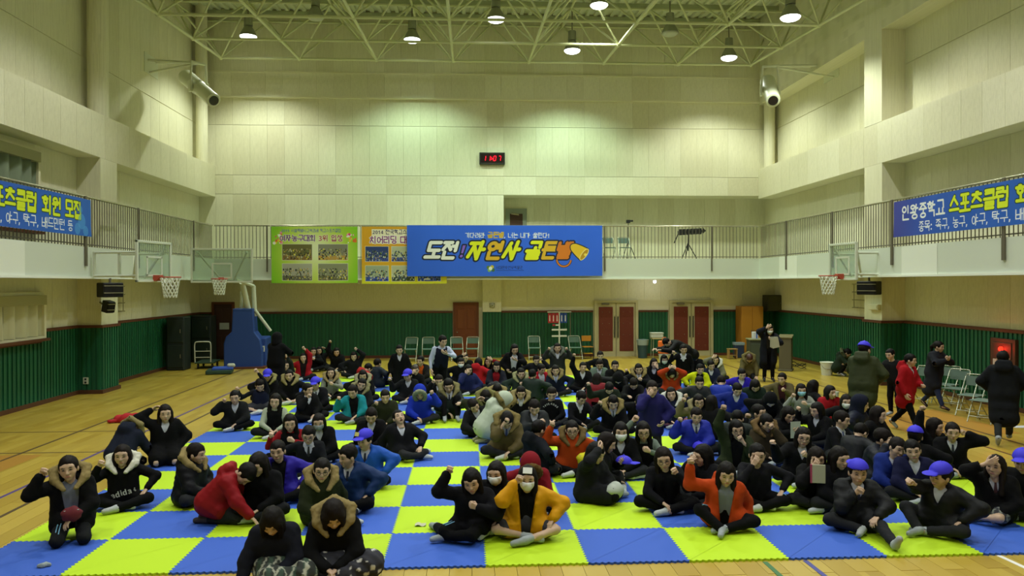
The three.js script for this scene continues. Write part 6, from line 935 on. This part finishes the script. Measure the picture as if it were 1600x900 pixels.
P(1423, 563, 'man in a bright red coat walking at the side', { leg: 'walk', t: 50, c: '#a0121c', l: 'down', r: [0.1, -0.34, 0.2], hd: [10, 0, 0], mat: false, lc: 'black', s: 0.93, hood: 1, sock: '#8f9a98', op: 'v' });
P(1467, 542, 'woman in a long grey black coat walking before the chairs', { leg: 'walk', t: 42, c: '#20232a', long: 1, l: 'phone', r: 'phone', hair: 'tail', hd: [12, 0, 0], mat: false, lc: '#2b3450', s: 0.95, sock: '#2c1c20' });
P(1567, 560, 'man in black hooded coat walking away near the right edge', { leg: 'walk', t: 168, c: '#14171b', l: 'pocket', r: 'pocket', mat: false, lc: '#2a2d2c', s: 0.99, hood: 1, hd: [0, 0, 0], sock: '#8f9698', long: 1 });
// small things on the floor
{ const p = on(201, 652, 'y', 0.1), t = thing('folded_jacket', 'bright red jacket lying on the floor at the left', 'jacket', [p[0], 0, p[2]]); const b = blob([[[-0.2, 0.06, 0], [0.2, 0.05, 0.02], 0.09, 0.07], [[-0.05, 0.1, 0], [0.14, 0.12, -0.02], 0.08, 0.06]], 0.06); part('cloth', nets((x, y, z) => Math.max(b(x, y, z) + 0.008 * Math.sin(x * 40 + z * 30), 0.003 - y), [-0.35, -0.02, -0.15], [0.35, 0.25, 0.15], 0.018), M('#a5131c', 0.85), t); part('sleeve', pathG([[-0.2, 0.05, 0.06], [-0.3, 0.04, 0.1], [-0.36, 0.035, 0.06]], 0.034, 8), M('#a5131c', 0.85), t); }
{ const p = on(69, 886, 'y', MT), t = thing('paper_tissue', 'crumpled grey tissue on the front blue tile', 'tissue', [p[0], MT, p[2]]); part('tissue', nets((x, y, z) => Math.max(ell(x, y, z, 0, 0.015, 0, 0.06, 0.03, 0.028) + 0.006 * Math.sin(x * 90) * Math.sin(z * 80), 0.002 - y), [-0.09, -0.01, -0.06], [0.09, 0.07, 0.06], 0.008), M('#8e9a9a', 0.9), t, undefined, [0, 0.5, 0]); }
{ const p = on(657, 821, 'y', MT), t = thing('paper_scrap', 'crumpled scrap of paper on the yellow tile', 'paper', [p[0], MT + 0.002, p[2]]); const g = new THREE.PlaneGeometry(0.12, 0.1, 8, 8).rotateX(-Math.PI / 2), q = g.attributes.position; for (let i = 0; i < q.count; i++) q.setY(i, 0.012 + 0.012 * Math.sin(q.getX(i) * 60) * Math.cos(q.getZ(i) * 50)); g.computeVertexNormals(); part('sheet', g, new THREE.MeshStandardMaterial({ color: '#b9bd9a', roughness: 0.8, side: THREE.DoubleSide }), t); }
{ const p = on(1594, 667, 'y', 0), t = thing('paper_scrap', 'white paper on the floor beyond the walking man', 'paper', [p[0], 0.003, p[2]]); box('sheet', 0.3, 0.004, 0.2, M('#c9cdd0', 0.8), t); }
renderer.render(scene, camera);
